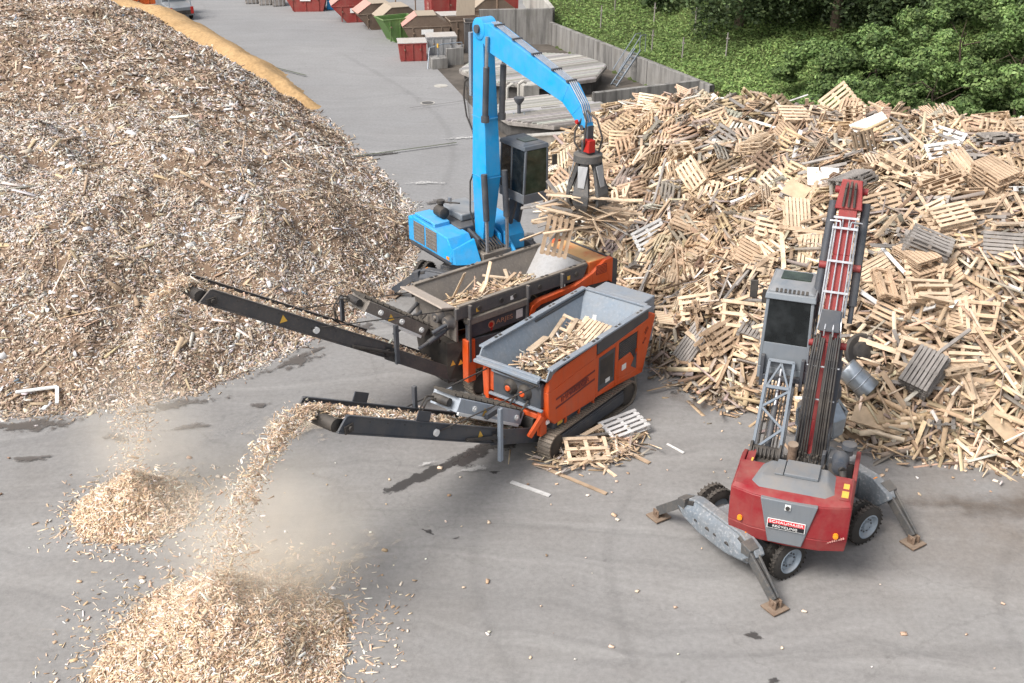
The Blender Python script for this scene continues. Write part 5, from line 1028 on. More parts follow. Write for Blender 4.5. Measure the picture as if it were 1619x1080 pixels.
n = 1100; x = rng.uniform(.7, 3.7, n); y = rng.normal(0, .26, n).clip(-.42, .42); V = np.array([at(S, (a, b, 1.95+.42*rng.uniform()*(1-abs(b)))) for a, b in zip(x, y)]); tag(mass_boxes('hopper_splinters', V, np.tile([0,0,1.], (n,1)), rng.uniform(.12,.75,n), rng.uniform(.02,.10,n), np.full(n,.018), palette(n, WOODC, WT), 'boards', .35), 'broken splinters under the boards in the clean front hopper', 'scraps', kind='stuff')
it = [(2.4,.05,2.55,-35,2,1.6,.08,'w_fresh'),(2.7,-.1,2.6,-40,-3,1.5,.08,'w_fresh'),(2.6,-.3,2.58,-30,4,1.5,.09,'w_fresh'),(2.2,.2,2.6,35,-5,1.0,.10,'w_fresh'),(2.9,.3,2.7,60,-8,.9,.10,'w_fresh'),(2.6,.4,2.75,-45,5,.9,.12,'w_fresh'),(1.9,.1,2.75,10,-70,1.5,.11,'w_fresh'),(.9,.25,2.75,-80,-62,1.7,.10,'w_fresh'),(.98,.15,2.7,-62,-50,1.6,.09,'w_fresh'),(1.3,-.2,2.5,20,-35,1.3,.09,'w_fresh'),(1.5,.0,2.55,25,-30,1.2,.08,'w_tan'),(.7,-.35,2.6,-30,3,.9,.09,'w_fresh'),(2.1,-.45,2.55,-10,6,1.0,.07,'w_tan'),(2.4,-.35,2.62,70,0,.8,.08,'w_fresh'),(3.0,-.3,2.62,-38,3,1.2,.10,'w_fresh'),(2.8,.1,2.74,15,-12,.7,.10,'w_tan')]
in_hopper(G, 40.5, it, {'w_fresh':'pale batten among the planks in the worn rear hopper','w_tan':'tan batten among the planks in the worn rear hopper'}, 'battens in the worn rear hopper')
n = 520; x = rng.uniform(.7, 3.5, n); y = rng.normal(0, .24, n).clip(-.4, .4); V = np.array([at(G, (a, b, 2.3+.38*rng.uniform())) for a, b in zip(x, y)]); tag(mass_boxes('hopper_splinters', V, np.tile([0,0,1.], (n,1)), rng.uniform(.12,.9,n), rng.uniform(.02,.09,n), np.full(n,.018), palette(n, WOODC, WT), 'boards', .4), 'broken splinters under the planks in the worn rear hopper', 'scraps', kind='stuff')

# ---- chips falling from the belt ends
def stream(name, p0, p1, v0z, n, spread, label, Ls):
    p0, p1 = np.array(p0), np.array(p1); gq = 9.81; dz = p0[2]-p1[2]; T = (v0z+math.sqrt(v0z*v0z+2*gq*dz))/gq; ct = rng.uniform(0, 1, 60)**.75; w_ = rng.lognormal(0, .85, 60)*(1.25-ct); clump = rng.choice(60, n, p=w_/w_.sum()); t = np.clip(np.where(rng.uniform(0,1,n) < .42, rng.uniform(0,1,n), ct[clump]+rng.normal(0, .022, n)), 0, 1)*T; sp = .35+spread*(t/T)
    cx = rng.normal(0, .6, (60, 3))[clump]; off = (cx*.9+rng.normal(0, .42, (n, 3)))*sp[:, None]*np.array([.36,.36,.32])
    pos = p0+(p1-p0)*(t/T)[:, None]; pos[:, 2] = p0[2]+v0z*t-.5*gq*t*t; pos += off; pos[:, 2] = np.maximum(pos[:, 2], .3); l = rng.lognormal(math.log(Ls), .5, n)
    tag(mass_boxes(name, pos, np.tile([0,0,1.], (n,1)), l, l*.24, l*.07, palette(n, FRESH, [26,20,10,26,6,12]), 'chips', 1.5), label, 'falling chips', 'chips falling off the belts', kind='stuff')
h = at(S, (-6.85,0,4.3)); stream('falling_wood_chips', h, (-5.9,18.35,1.6), .5, 4600, .75, 'pale wood chips falling off the end of the clean front conveyor', .055)
h = at(G, (-7.15,0,5.5)); stream('falling_wood_chips', h, (-9.2,23.15,.95), .5, 4300, .6, 'pale wood chips falling off the end of the dusty rear conveyor', .055)
# ------------------------------------------------------------------ wheels shared by both material handlers
def wheel(parent, x, y, z, r, w, rimmat, dual=False):
    sg = -1 if y < 0 else 1; o = MB(); parts = [(-w/2, w/2)] if not dual else [(-w/2, -w*.06), (w*.06, w/2)]
    for a, b in parts:
        o.lathe((x,y,z), 'y', [(a,r*.58),(a+.01,r*.80),(a+.05,r*.97),(a+.09,r),(b-.09,r),(b-.05,r*.97),(b-.01,r*.80),(b,r*.58),(a,r*.58)], 36, False)
        for k in range(26):
            an = k*2*math.pi/26; c, s = math.cos(an), math.sin(an); ya, yb = y+a+.03, y+b-.03
            for (y0, y1, sh) in ((ya, (ya+yb)/2-.01, .06), ((ya+yb)/2+.01, yb, -.06)):
                q = [(x+(r*rr)*math.cos(an+da), z+(r*rr)*math.sin(an+da)) for rr, da in ((.985,-.045),(.985,.045),(1.03,.03),(1.03,-.03))]; q2 = [(x+(r*rr)*math.cos(an+da+sh), z+(r*rr)*math.sin(an+da+sh)) for rr, da in ((.985,-.045),(.985,.045),(1.03,.03),(1.03,-.03))]
                o.hexa([(u, y0, v) for u, v in q], [(u, y1, v) for u, v in q2])
    t = o.build('wheel', 'rubber', parent); e = sg*w/2
    MB().lathe((x,y,z), 'y', [(-e*.9,r*.1),(-e*.9,r*.575),(e*1.02,r*.62),(e*1.04,r*.57),(e*.65,r*.47),(e*.6,r*.22),(e*.85,r*.2),(e*.88,r*.05)], 28).build('rim', rimmat, t)
    b = MB()
    for k in range(10): an = k*.628; b.tube((x+r*.33*math.cos(an),y+e*.55,z+r*.33*math.sin(an)),(x+r*.33*math.cos(an),y+e*.72,z+r*.33*math.sin(an)),.022,6)
    b.build('wheel_nuts', 'slate', t); return t
def outrigger(parent, x, sg, mat, pad=1.99):
    ox = math.copysign(1, x); k = (x+ox*.05, sg*1.12, .95); a = MB().hexa([(x-.13,sg*.95,.72),(x+.13,sg*.95,.72),(x+.13,sg*1.2,.78),(x-.13,sg*1.2,.78)], [(x-.16,sg*.95,1.18),(x+.16,sg*.95,1.18),(x+.13,sg*1.22,1.08),(x-.13,sg*1.22,1.08)])
    a.beam((x-.09,sg*1.1,.98),(x-.05,sg*(pad-.03),.24),.06,.22).beam((x+.09,sg*1.1,.98),(x+.05,sg*(pad-.03),.24),.06,.22).beam((x,sg*1.15,.98),(x,sg*(pad-.15),.36),.12,.04); o = a.build('outrigger_leg', mat, parent, bev=.012)
    MB().tube((x,sg*.75,1.12),(x,sg*1.25,.88),.075,12).tube((x,sg*1.2,.9),(x,sg*(pad-.2),.42),.045,10).build('outrigger_ram', 'black', o)
    p = MB().box(x-.23,x+.23,sg*pad-.21,sg*pad+.21,.03,.07).box(x-.1,x-.06,sg*pad-.1,sg*pad+.1,.07,.26).box(x+.06,x+.1,sg*pad-.1,sg*pad+.1,.07,.26).tube((x-.13,sg*pad,.2),(x+.13,sg*pad,.2),.045,12).build('foot_pad', 'rust', o, bev=.01)
    return o
def undercarriage(parent, rot, c, cmat, omat, rimmat, xs, wb, wy, r, pad=1.99):
    """children of `parent`, built in a frame turned by rot about c"""
    n0 = set(bpy.data.objects)
    MB().box(-1.75,1.75,-.45,.45,.55,1.05).box(-1.3,1.3,-.62,.62,.85,1.12).build('undercarriage_frame', cmat, parent, bev=.03)
    for x in (-wb, wb):
        MB().box(x-.12,x+.12,-wy+.15,wy-.15,r-.1,r+.12).lathe((x,0,r),'y',[(-.35,.1),(-.25,.22),(.25,.22),(.35,.1)],16).build('axle', cmat, parent, bev=.015)
        for sg in (-1, 1): wheel(parent, x, sg*wy, r, r, .46, rimmat, True)
    for x in xs:
        ox = math.copysign(1, x)
        m = MB().hexa(*[[(xx, y, z) for y, z in ((-1.32,.92),(-1.05,.60),(-.45,.46),(.45,.46),(1.05,.60),(1.32,.92),(1.22,1.06),(.75,1.24),(-.75,1.24),(-1.22,1.06))] for xx in sorted((x-ox*.24, x+ox*.02))])
        m.hexa(*[[(xx, y, z) for y, z in pr] for xx, pr in ((x+ox*.02, ((-1.30,.92),(-1.03,.62),(-.45,.48),(.45,.48),(1.03,.62),(1.30,.92),(.7,1.2),(-.7,1.2))), (x+ox*.14, ((-1.2,.90),(-.98,.70),(-.45,.58),(.45,.58),(.98,.70),(1.2,.90),(.6,1.0),(-.6,1.0))))])
        m.box(*sorted((x-ox*.26, ox*1.5)), -.42, .42, .6, 1.08)
        b = m.build('outrigger_beam', omat, parent, bev=.025)
        for y, rr in ((-.5,.07),(-.1,.05),(.15,.07),(.55,.05)): MB().tube((x+ox*.06,y,.86),(x+ox*.146,y,.82),rr,14).build('beam_hole', 'black', b)
        MB().box(*sorted((x-ox*.1,x-ox*.22)),.62,.75,1.222,1.232).build('reflector', 'amber', b); MB().box(*sorted((x-ox*.1,x-ox*.22)),-.80,-.68,1.222,1.232).build('reflector', 'amber', b)
        for sg in (-1, 1): outrigger(parent, x, sg, 'legsteel' if omat == 'scuffgrey' else cmat, pad)
    MB().lathe((0,0,1.06),'z',[(0,.62),(.12,.62),(.125,.55),(.22,.55)],32).build('slew_ring', 'black', parent)
    Mx = Matrix.Translation((c[0], c[1], 0)) @ Matrix.Rotation(R_(rot), 4, 'Z')
    for o in set(bpy.data.objects)-n0:
        if o.type == 'MESH': o.data.transform(Mx)

# ------------------------------------------------------------------ red material handler in front
Rm = thing('material_handler', (6.6,22.1,0), 70, 'red and grey wheeled material handler with lattice cab lift, seen from behind', 'excavator')
undercarriage(Rm, 32-70, (.08,.18), 'slate', 'scuffgrey', 'rim', (-2.2, 2.15), 1.22, 1.18, .495)
# upper structure: frame, counterweight, panels
MB().box(-1.6, .9, -1.05, 1.05, 1.2, 1.5).build('upper_frame', 'black', Rm, bev=.02)
cw = [(-1.95,1.27),(-2.12,.75),(-2.17,.0),(-2.12,-.75),(-1.95,-1.27),(-.9,-1.27),(-.9,1.27)]
cwb = [(-1.88,1.24),(-2.05,.7),(-2.10,.0),(-2.05,-.7),(-1.88,-1.24),(-.9,-1.24),(-.9,1.24)]; cwt = [(-1.86,1.22),(-2.0,.72),(-2.04,.0),(-2.0,-.72),(-1.86,-1.22),(-.9,-1.22),(-.9,1.22)]
cwm = MB().hexa([(x,y,1.12) for x, y in cwb], [(x,y,1.45) for x, y in cw]); cwm.hexa([(x,y,1.452) for x, y in cw], [(x,y,2.28) for x, y in cw]); cwm.hexa([(x,y,2.282) for x, y in cw], [(x,y,2.37) for x, y in cwt])
cwo = cwm.build('counterweight', 'red', Rm, bev=.02)
MB().hexa([(-2.165,-.36,1.2),(-2.165,.36,1.2),(-2.05,.36,1.2),(-2.05,-.36,1.2)], [(-2.21,-.60,2.30),(-2.21,.60,2.30),(-2.05,.60,2.30),(-2.05,-.60,2.30)]).build('rear_door', 'hoodgrey', cwo, bev=.02)
sn = MB().box(-2.222,-2.205,-.40,.40,1.60,1.84).build('name_sign', 'white', cwo); MB().box(-2.226,-2.2225,-.385,.385,1.725,1.828).build('sign_upper', 'signred', sn); MB().box(-2.226,-2.2225,-.385,.385,1.612,1.72).build('sign_lower', 'signblack', sn)
text('SCHAUMAIER', .085, (-2.230,0,1.775), (HALF,0,-HALF), 'white', sn, width=.72); text('RECYCLING', .075, (-2.230,.02,1.665), (HALF,0,-HALF), 'white', sn, width=.52)
MB().box(-2.23,-2.20,-.05,.07,2.11,2.24).build('camera_plate', 'white', cwo); MB().tube((-2.26,.01,2.175),(-2.228,.01,2.175),.045,14).build('rear_camera', 'black', cwo)
for y in (1.0,-1.03): MB().lathe((-2.06,y,1.6),'x',[(-.06,.02),(-.05,.055),(.02,.06)],16).build('beacon_lamp', 'amber', cwo)
sl = MB()
for k in range(10): t = (k-4.5)*.045; sl.box(-2.06-.001*k,-2.035,-1.0-t*.95-.016,-1.0-t*.95+.016,1.44+t*.55,1.47+t*.55)
sl.build('side_lettering', 'lidpink', cwo)
# hood: tapered grey cover
hb = [(-2.02,.72),(-2.02,-.72),(-1.75,-.95),(-.92,-.92),(-.92,.80),(-1.75,.95)]; ht = [(-1.66,.62),(-1.66,-.66),(-1.58,-.72),(-.98,-.66),(-.98,.55),(-1.58,.70)]
hd = MB().hexa([(x,y,2.30) for x, y in hb], [(x,y,2.52) for x, y in ht]).build('engine_hood', 'hoodgrey', Rm, bev=.025)
MB().box(-1.56,-.96,-.50,.22,2.522,2.60).build('hood_hatch', 'hoodgrey', hd, bev=.015); MB().box(-1.56,-.96,.24,.42,2.522,2.57).build('hood_strip', 'hoodgrey', hd, bev=.01)
for sg in (-1, 1):
    y0, y1 = sorted((sg*1.17, sg*1.27)); x1 = .62 if sg < 0 else -.15
    MB().prism([(-.898,1.2),(x1,1.2),(x1,2.18),(x1-.3,2.28),(-.898,2.33)], 'y', y0, y1).build('side_rail', 'red', Rm, bev=.02)
MB().box(-.898,-.1,.55,1.16,1.5,2.12).box(-.898,.55,-1.16,-.62,1.5,2.05).build('side_deck', 'black', Rm, bev=.02); MB().box(-.86,-.2,.98,1.15,2.122,2.26).box(-1.85,-.95,-1.18,-.98,2.372,2.385).build('deck_plate', 'red', Rm)
MB().tube((-.7,.98,2.12),(-.7,.98,2.22),.05,12).build('filler_cap', 'chrome', Rm)
MB().box(.1,.5,-1.0,-.58,1.6,2.2).build('tank_box', 'slate', Rm, bev=.03); MB().box(.2,.5,-1.16,-.9,2.06,2.14).build('deck_grating', 'galv', Rm)
fl = MB().lathe((-.42,-.86,2.42),'x',[(-.28,.06),(-.26,.16),(.02,.17),(.05,.19),(.2,.19),(.22,.1)],22).build('air_filter', 'slate', Rm); MB().lathe((-.05,-1.0,2.45),'z',[(0,.10),(.16,.10),(.17,.17),(.27,.16),(.30,.06)],20).build('filter_cap', 'slate', fl); MB().path([(-.55,-.86,2.42),(-.72,-.95,2.40),(-.8,-.98,2.25),(-.8,-.98,2.1)], .085, 12).build('intake_elbow', 'black', fl)
ex = MB().tube((-.5,.18,2.3),(-.5,.18,2.62),.10,16).tube((-.5,.18,2.62),(-.52,.18,2.74),.115,16).build('exhaust_pipe', 'rust', Rm)
MB().box(-1.0,-.75,.98,1.02,2.3,2.36).box(-1.75,-1.5,-1.16,-1.02,2.386,2.392).box(-1.4,-1.2,-1.15,-1.03,2.386,2.392).build('caution_stickers', 'yellow', Rm)
# boom: straight box section leaning forward, hoses and pipes on its back
BY = -.16; F0 = Vector((.35,BY,2.05)); F1 = Vector((2.75,BY,7.75)); bd = (F1-F0); BLn = bd.length; bd.normalize(); bn = Vector((-bd.z,0,bd.x))   # bn = out of the back face (toward the rear)
bp = lambda s, y, h: F0+bd*s+bn*h+Vector((0,y,0))
def bsec(s, hw, h0, h1): return [bp(s,-hw,h0), bp(s,hw,h0), bp(s,hw,h1), bp(s,-hw,h1)]
bm_ = MB(); st = [(0,.17,-.18,.10),(.8,.20,-.38,.16),(2.6,.20,-.42,.16),(4.6,.19,-.36,.14),(BLn-.5,.20,-.28,.12),(BLn+.1,.18,-.15,.12)]
for a, b in zip(st[:-1], st[1:]): bm_.hexa(bsec(*a), bsec(*b))
bo = bm_.build('boom', 'redboom', Rm, bev=.015)
pl = MB()
for y in (-.35,.35): pl.hexa([bp(-.15,y-.03,-.3), bp(-.15,y+.03,-.3), bp(-.15,y+.03,.22), bp(-.15,y-.03,.22)], [bp(.75,y-.03,-.3), bp(.75,y+.03,-.3), bp(.55,y+.03,.12), bp(.55,y-.03,.12)])
pl.build('boom_foot_lugs', 'slate', bo, bev=.01)
ho = MB()
for k in range(11):
    y = (k-5)*.046+.04*(1 if k > 5 else -1)+.012*math.sin(k*7.); sag = .34+.10*math.sin(k*2.1); s1 = 2.75+.08*math.sin(k*1.7)
    ho.path([bp(s1,y,.22), bp(2.2,y*1.05,.22+sag*.45), bp(1.5,y*1.1,.22+sag*.7), bp(.9,y*1.12,.2+sag*.6), bp(.35,y*1.15,.16+sag*.35), bp(-.1,y*1.2,.12)], .026)
ho.build('hydraulic_hoses', 'black', bo)
kn = MB()
for k in range(12): y = -.36+.065*k; q = bp(-.1+.05*math.sin(k*3.),y,.15+.05*math.cos(k*2.)); kn.box(q.x-.06,q.x+.05,q.y-.025,q.y+.025,q.z-.09,q.z+.1); kn.path([q, q+Vector((-.18,.03*math.sin(k*5),-.08)), q+Vector((-.3,.05*math.cos(k*3),-.35))], .024)
kn.build('hose_couplings', 'black', Rm)
mp_ = MB().box(.02,.75,-.52,-.44,1.5,2.3).box(.02,.75,.12,.20,1.5,2.3).build('boom_mount', 'slate', Rm, bev=.02)
cr_ = MB()
for s in (1.3, 2.05): cr_.tube(bp(s,-.36,.34), bp(s,.36,.34), .022, 8)
cr_.build('hose_guides', 'chrome', bo)
MB().hexa(bsec(2.85,.24,.17,.34), bsec(3.35,.22,.16,.34)).build('pipe_bracket', 'slate', bo, bev=.02)
pi = MB()
for y in (-.20,-.07,.07,.20): pi.tube(bp(3.3,y*1.1,.24), bp(BLn-.75,y,.20), .018, 8); pi.path([bp(3.3,y*1.1,.24), bp(2.9,y*1.3,.36), bp(2.75,y*1.4,.30)], .018, 8)
for y in (-.27,.27): pi.tube(bp(3.2,y,.12), bp(BLn-.9,y*.95,.10), .028, 8)
pi.build('steel_pipes', 'chrome', bo); cl = MB()
for s in (3.75,4.45,5.2,BLn-.75): MB().beam(bp(s,-.28,.24), bp(s,.28,.24), .05, .05, bn).build('pipe_clamp', 'chrome', bo)
cl.path([bp(5.35,-.34,.02), bp(5.35,-.34,.2), bp(5.35,-.12,.26), bp(5.2,-.1,.26)], .02).path([bp(5.35,.34,.02), bp(5.35,.34,.2), bp(5.35,.12,.26), bp(5.2,.1,.26)], .02); cl.build('pipe_bends', 'chrome', bo)
pn = MB()
for s, w_ in ((2.55,.42),(4.35,.46),(BLn-.1,.36)): pn.tube(bp(s,-w_,-.14), bp(s,w_,-.14), .085, 16)
pn.build('pivot_pins', 'red', bo)
MB().hexa(bsec(BLn-.55,.30,-.2,.16), bsec(BLn+.12,.22,-.05,.16)).build('boom_head', 'redboom', bo, bev=.02); MB().path([bp(BLn-.5,-.12,.2), bp(BLn-.1,-.1,.26), bp(BLn+.15,-.08,.05)], .03).path([bp(BLn-.5,.0,.2), bp(BLn-.1,.0,.28), bp(BLn+.18,.0,.05)], .03).path([bp(BLn-.5,.12,.2), bp(BLn-.1,.1,.26), bp(BLn+.15,.08,.05)], .03).build('head_hoses', 'black', bo)
for y in (-.40,.40): MB().tube(bp(BLn-2.7,y,-.22), bp(BLn-.35,y*.9,-.26), .10, 14).tube(bp(BLn-3.1,y,-.2), bp(BLn-2.7,y,-.22), .06, 12).build('stick_ram', 'slate', bo)
for y in (-.30,.30): MB().tube((.95,BY+y*.9,1.75), bp(2.2,y,-.45), .10, 14).tube(bp(2.1,y,-.45), bp(2.6,y,-.4), .055, 12).build('lift_ram', 'slate', Rm)
ST0 = F1+bd*0.0; ST1 = Vector((3.15,BY,2.95)); so_ = MB().beam(ST0+Vector((.1,0,-.1)), ST1, .34, .40, (1,0,0)).build('stick', 'redboom', Rm, bev=.02)
# closed grab at the end of the stick
gr = MB().tube(ST1, ST1+Vector((0,0,-.5)), .12, 14).lathe(tuple(ST1+Vector((0,0,-.85))),'z',[(0,.36),(.1,.42),(.3,.40),(.38,.2)],24).build('grab_head', 'slate', Rm)
for k in range(5):
    a = k*2*math.pi/5+.3; c, s = math.cos(a), math.sin(a); o_ = ST1+Vector((0,0,-.9)); w_ = [(0.36,0,.16),(.62,-.35,.22),(.60,-.8,.17),(.32,-1.15,.07),(.10,-1.28,.02)]; m = MB()
    for (r0, z0, h0), (r1, z1, h1) in zip(w_[:-1], w_[1:]):
        A = [o_+Vector((c*r0-s*h0,s*r0+c*h0,z0)), o_+Vector((c*r0+s*h0,s*r0-c*h0,z0)), o_+Vector((c*(r0-.09)+s*h0,s*(r0-.09)-c*h0,z0)), o_+Vector((c*(r0-.09)-s*h0,s*(r0-.09)+c*h0,z0))]
        Bq = [o_+Vector((c*r1-s*h1,s*r1+c*h1,z1)), o_+Vector((c*r1+s*h1,s*r1-c*h1,z1)), o_+Vector((c*(r1-.07)+s*h1,s*(r1-.07)-c*h1,z1)), o_+Vector((c*(r1-.07)-s*h1,s*(r1-.07)+c*h1,z1))]; m.hexa(A, Bq)
    m.build('grab_tine', 'zinc', gr, bev=.01)
# lattice cab lift and cab
CY = .80; A0 = Vector((-.05,CY,2.0)); A1 = Vector((1.42,CY,3.72)); ad = (A1-A0).normalized(); an_ = Vector((-ad.z,0,ad.x)); Al = (A1-A0).length; ap = lambda s, y, h: A0+ad*s+an_*h+Vector((0,y,0))
la = MB()
for y in (-.31,.31): la.beam(ap(0,y,.1), ap(Al,y*.9,.1), .07, .09, an_)
for s in (.02, Al*.72, Al): la.beam(ap(s,-.30,.1), ap(s,.30,.1), .08, .09, an_)
for a, b, y0 in ((.05,.30,1),(.30,.50,-1),(.50,.70,1)): la.beam(ap(Al*a,.28*y0,.1), ap(Al*b,-.28*y0,.1), .06, .06, an_)
la.beam(ap(Al*.73,-.24,.1), ap(Al*.98,.0,.1), .05, .05, an_).beam(ap(Al*.73,.24,.1), ap(Al*.98,.0,.1), .05, .05, an_)
lo = la.build('cab_lift_lattice', 'latticeblue', Rm, bev=.008)
lw = MB()
for y in (-.31,.31): lw.beam(ap(.1,y,-.42), ap(Al,y,-.42), .08, .10, an_)
lw.build('lower_lift_arm', 'slate', lo); MB().tube(ap(.1,0,-.12), ap(Al*.55,0,-.15), .075, 14).build('lift_cylinder', 'slate', lo); MB().tube(ap(Al*.5,0,-.15), ap(Al*.95,0,-.15), .042, 12).build('cylinder_rod', 'chrome', lo)
lh = MB()
for k in range(6): y = -.2+.08*k; lh.path([ap(-.15,y,.0), ap(Al*.3,y+.03*math.sin(k*3),-.2), ap(Al*.7,y,-.25), ap(Al*1.0,y,-.2)], .02)
lh.build('lift_hoses', 'black', lo)
MB().lathe((-.12,CY-.36,2.12),'y',[(0,.10),(.01,.26),(.06,.26),(.07,.18),(.65,.18),(.66,.26),(.71,.26),(.72,.10)],24).build('lift_pivot_drum', 'black', Rm)
lp = MB()
for k in range(7): y = CY-.28+.09*k; lp.path([(-.2,y,2.32),(-.36,y,2.2),(-.38,y,1.95),(-.25,y,1.75)], .024)
lp.build('pivot_hoses', 'black', Rm)
def cab(parent, ox, oy, oz, Lx, Wy, Hz, body, glassm, rearglass=True, mirror=-1):
    """operator cab: x forward, door and window glazing set in a frame"""
    x1 = ox+Lx; y0, y1 = oy-Wy/2, oy+Wy/2; z1 = oz+Hz; p = .075; f = MB(); ins = .10
    f.box(ox, x1, y0, y1, oz, oz+.32)                                          # floor tub
    def post(xa, ya, xb, yb): f.hexa([(xa,ya,oz+.322),(xa+p,ya,oz+.322),(xa+p,ya+p,oz+.322),(xa,ya+p,oz+.322)], [(xb,yb,z1-.2),(xb+p,yb,z1-.2),(xb+p,yb+p,z1-.2),(xb,yb+p,z1-.2)])
    for ya, yb in ((y0, y0+ins*.4), (y1-p, y1-p-ins*.4)):
        post(ox, ya, ox+ins*.4, yb); post(x1-p, ya, x1-p+.05, yb); post(ox+Lx*.45, ya, ox+Lx*.45, yb)
    o = f.build('cab', body, parent, bev=.02)
    r = MB().hexa([(ox+.0,y0,z1-.2),(x1+.04,y0,z1-.2),(x1+.04,y1,z1-.2),(ox+.0,y1,z1-.2)], [(ox+.05,y0+.02,z1-.06),(x1,y0+.02,z1-.06),(x1,y1-.02,z1-.06),(ox+.05,y1-.02,z1-.06)]).hexa([(ox+.12,y0+.05,z1-.058),(x1-.1,y0+.05,z1-.058),(x1-.1,y1-.05,z1-.058),(ox+.12,y1-.05,z1-.058)], [(ox+.22,y0+.16,z1),(x1-.2,y0+.16,z1),(x1-.2,y1-.16,z1),(ox+.22,y1-.16,z1)]); ro = r.build('cab_roof', body, o, bev=.02)
    MB().box(x1-.75,x1-.28,y0+.24,y1-.24,z1+.001,z1+.025).build('roof_window', 'glassgreen', ro); v = MB()
    for k in range(8): yy = y0+.24+(Wy-.48)*k/7; v.hexa([(ox+.125,yy-.028,z1-.05),(ox+.125,yy+.028,z1-.05),(ox+.215,yy+.024,z1-.0),(ox+.215,yy-.024,z1-.0)],[(ox+.10,yy-.028,z1-.035),(ox+.10,yy+.028,z1-.035),(ox+.20,yy+.024,z1+.012),(ox+.20,yy-.024,z1+.012)])
    v.build('roof_vents', 'black', ro)
    for ya, yb, s in ((y0+.02,y0+.06,1),(y1-.02,y1-.06,-1)):
        MB().hexa([(ox+p,ya,oz+.325),(ox+Lx*.45,ya,oz+.325),(ox+Lx*.45,ya+s*.015,oz+.325),(ox+p,ya+s*.015,oz+.325)], [(ox+p+.04,yb,z1-.21),(ox+Lx*.45,yb,z1-.21),(ox+Lx*.45,yb+s*.015,z1-.21),(ox+p+.04,yb+s*.015,z1-.21)]).build('side_window', glassm, o)
        MB().hexa([(ox+Lx*.45+p,ya,oz+.325),(x1-p,ya,oz+.325),(x1-p,ya+s*.015,oz+.325),(ox+Lx*.45+p,ya+s*.015,oz+.325)], [(ox+Lx*.45+p,yb,z1-.21),(x1-p+.05,yb,z1-.21),(x1-p+.05,yb+s*.015,z1-.21),(ox+Lx*.45+p,yb+s*.015,z1-.21)]).build('door_window', glassm, o)
    MB().hexa([(x1-.03,y0+p,oz+.325),(x1-.015,y0+p,oz+.325),(x1-.015,y1-p,oz+.325),(x1-.03,y1-p,oz+.325)], [(x1+.02,y0+p+.03,z1-.21),(x1+.035,y0+p+.03,z1-.21),(x1+.035,y1-p-.03,z1-.21),(x1+.02,y1-p-.03,z1-.21)]).build('windscreen', 'glassgreen', o)
    h = oz+Hz*.42 if rearglass else z1-.2
    MB().hexa([(ox+.005,y0+p,oz+.322),(ox+.05,y0+p,oz+.322),(ox+.05,y1-p,oz+.322),(ox+.005,y1-p,oz+.322)], [(ox+.02,y0+p,h),(ox+.07,y0+p,h),(ox+.07,y1-p,h),(ox+.02,y1-p,h)]).build('rear_panel', body, o, bev=.008)
    if rearglass:
        MB().hexa([(ox+.03,y0+p,h+.003),(ox+.045,y0+p,h+.003),(ox+.045,y1-p,h+.003),(ox+.03,y1-p,h+.003)], [(ox+.05,y0+p+.03,z1-.21),(ox+.065,y0+p+.03,z1-.21),(ox+.065,y1-p-.03,z1-.21),(ox+.05,y1-p-.03,z1-.21)]).build('rear_window', glassm, o)
    MB().box(ox+.45,ox+.95,oy-.25,oy+.25,oz+.322,oz+.62).box(ox+.40,ox+.52,oy-.24,oy+.24,oz+.62,oz+1.25).build('driver_seat', 'black', o, bev=.03)
    ym = y0-.16 if mirror < 0 else y1+.16; MB().tube((x1-.05,y0 if mirror<0 else y1,oz+1.35),(x1+.12,ym,oz+1.4),.015,6).box(x1+.08,x1+.14,ym-.09,ym+.09,oz+1.2,oz+1.55).build('mirror', 'black', o, bev=.015)
    return o
rc = cab(Rm, 1.42, .78, 3.25, 1.55, 1.16, 2.25, 'cabgrey', 'glass', True, 1)
MB().box(1.30,1.415,.28,.36,3.1,3.9).box(1.30,1.415,1.2,1.28,3.1,3.9).box(1.28,1.41,.36,1.2,3.3,3.42).build('cab_bracket', 'slate', rc, bev=.01)
lv = MB().path([(3.0,1.5,4.9),(3.0,1.75,4.95)], .02); lv.box(2.95,3.02,1.72,1.9,4.6,5.05).build('side_mirror', 'black', rc, bev=.01)

# ------------------------------------------------------------------ blue material handler behind the shredders
Bm = thing('material_handler', (-1.25,36.6,0), -55, 'bright blue wheeled material handler with high cab and grab holding boards', 'excavator')
undercarriage(Bm, -60, (-.3,.1), 'slate', 'slate', 'rod', (-2.3, 2.1), 1.25, 1.28, .55, 2.05)
MB().box(-2.2,1.1,-1.3,1.3,1.25,1.55).build('upper_frame', 'slate', Bm, bev=.02)
side = [(-1.55,1.56),(1.0,1.56),(1.0,2.1),(.72,2.44),(-1.55,2.56)]
us = MB().prism(side, 'y', -1.60, -.72).build('side_body', 'blue', Bm, bev=.03)
MB().hexa([(1.002,-1.58,1.58),(1.002,-.75,1.58),(1.55,-.75,1.58),(1.15,-1.5,1.58)], [(1.002,-1.58,2.12),(1.002,-.75,2.36),(1.1,-.75,2.34),(1.04,-1.55,2.12)]).build('front_cowl', 'blue', us, bev=.02)
for x0, x1 in ((-1.42,-.72),(-.62,.08)):
    g = MB().box(x0,x1,-1.612,-1.60,1.72,2.42).build('radiator_grille', 'wornsteel', us); s = MB()
    for k in range(5): s.box(x0+.02,x1-.02,-1.625,-1.612,1.80+.13*k,1.83+.13*k)
    s.build('grille_bars', 'rod', g)
MB().box(-1.54,.98,-1.615,-1.601,1.565,1.66).build('lower_trim', 'slate', us); MB().box(.70,.86,-1.618,-1.601,1.70,1.80).build('side_marker', 'amber', us)
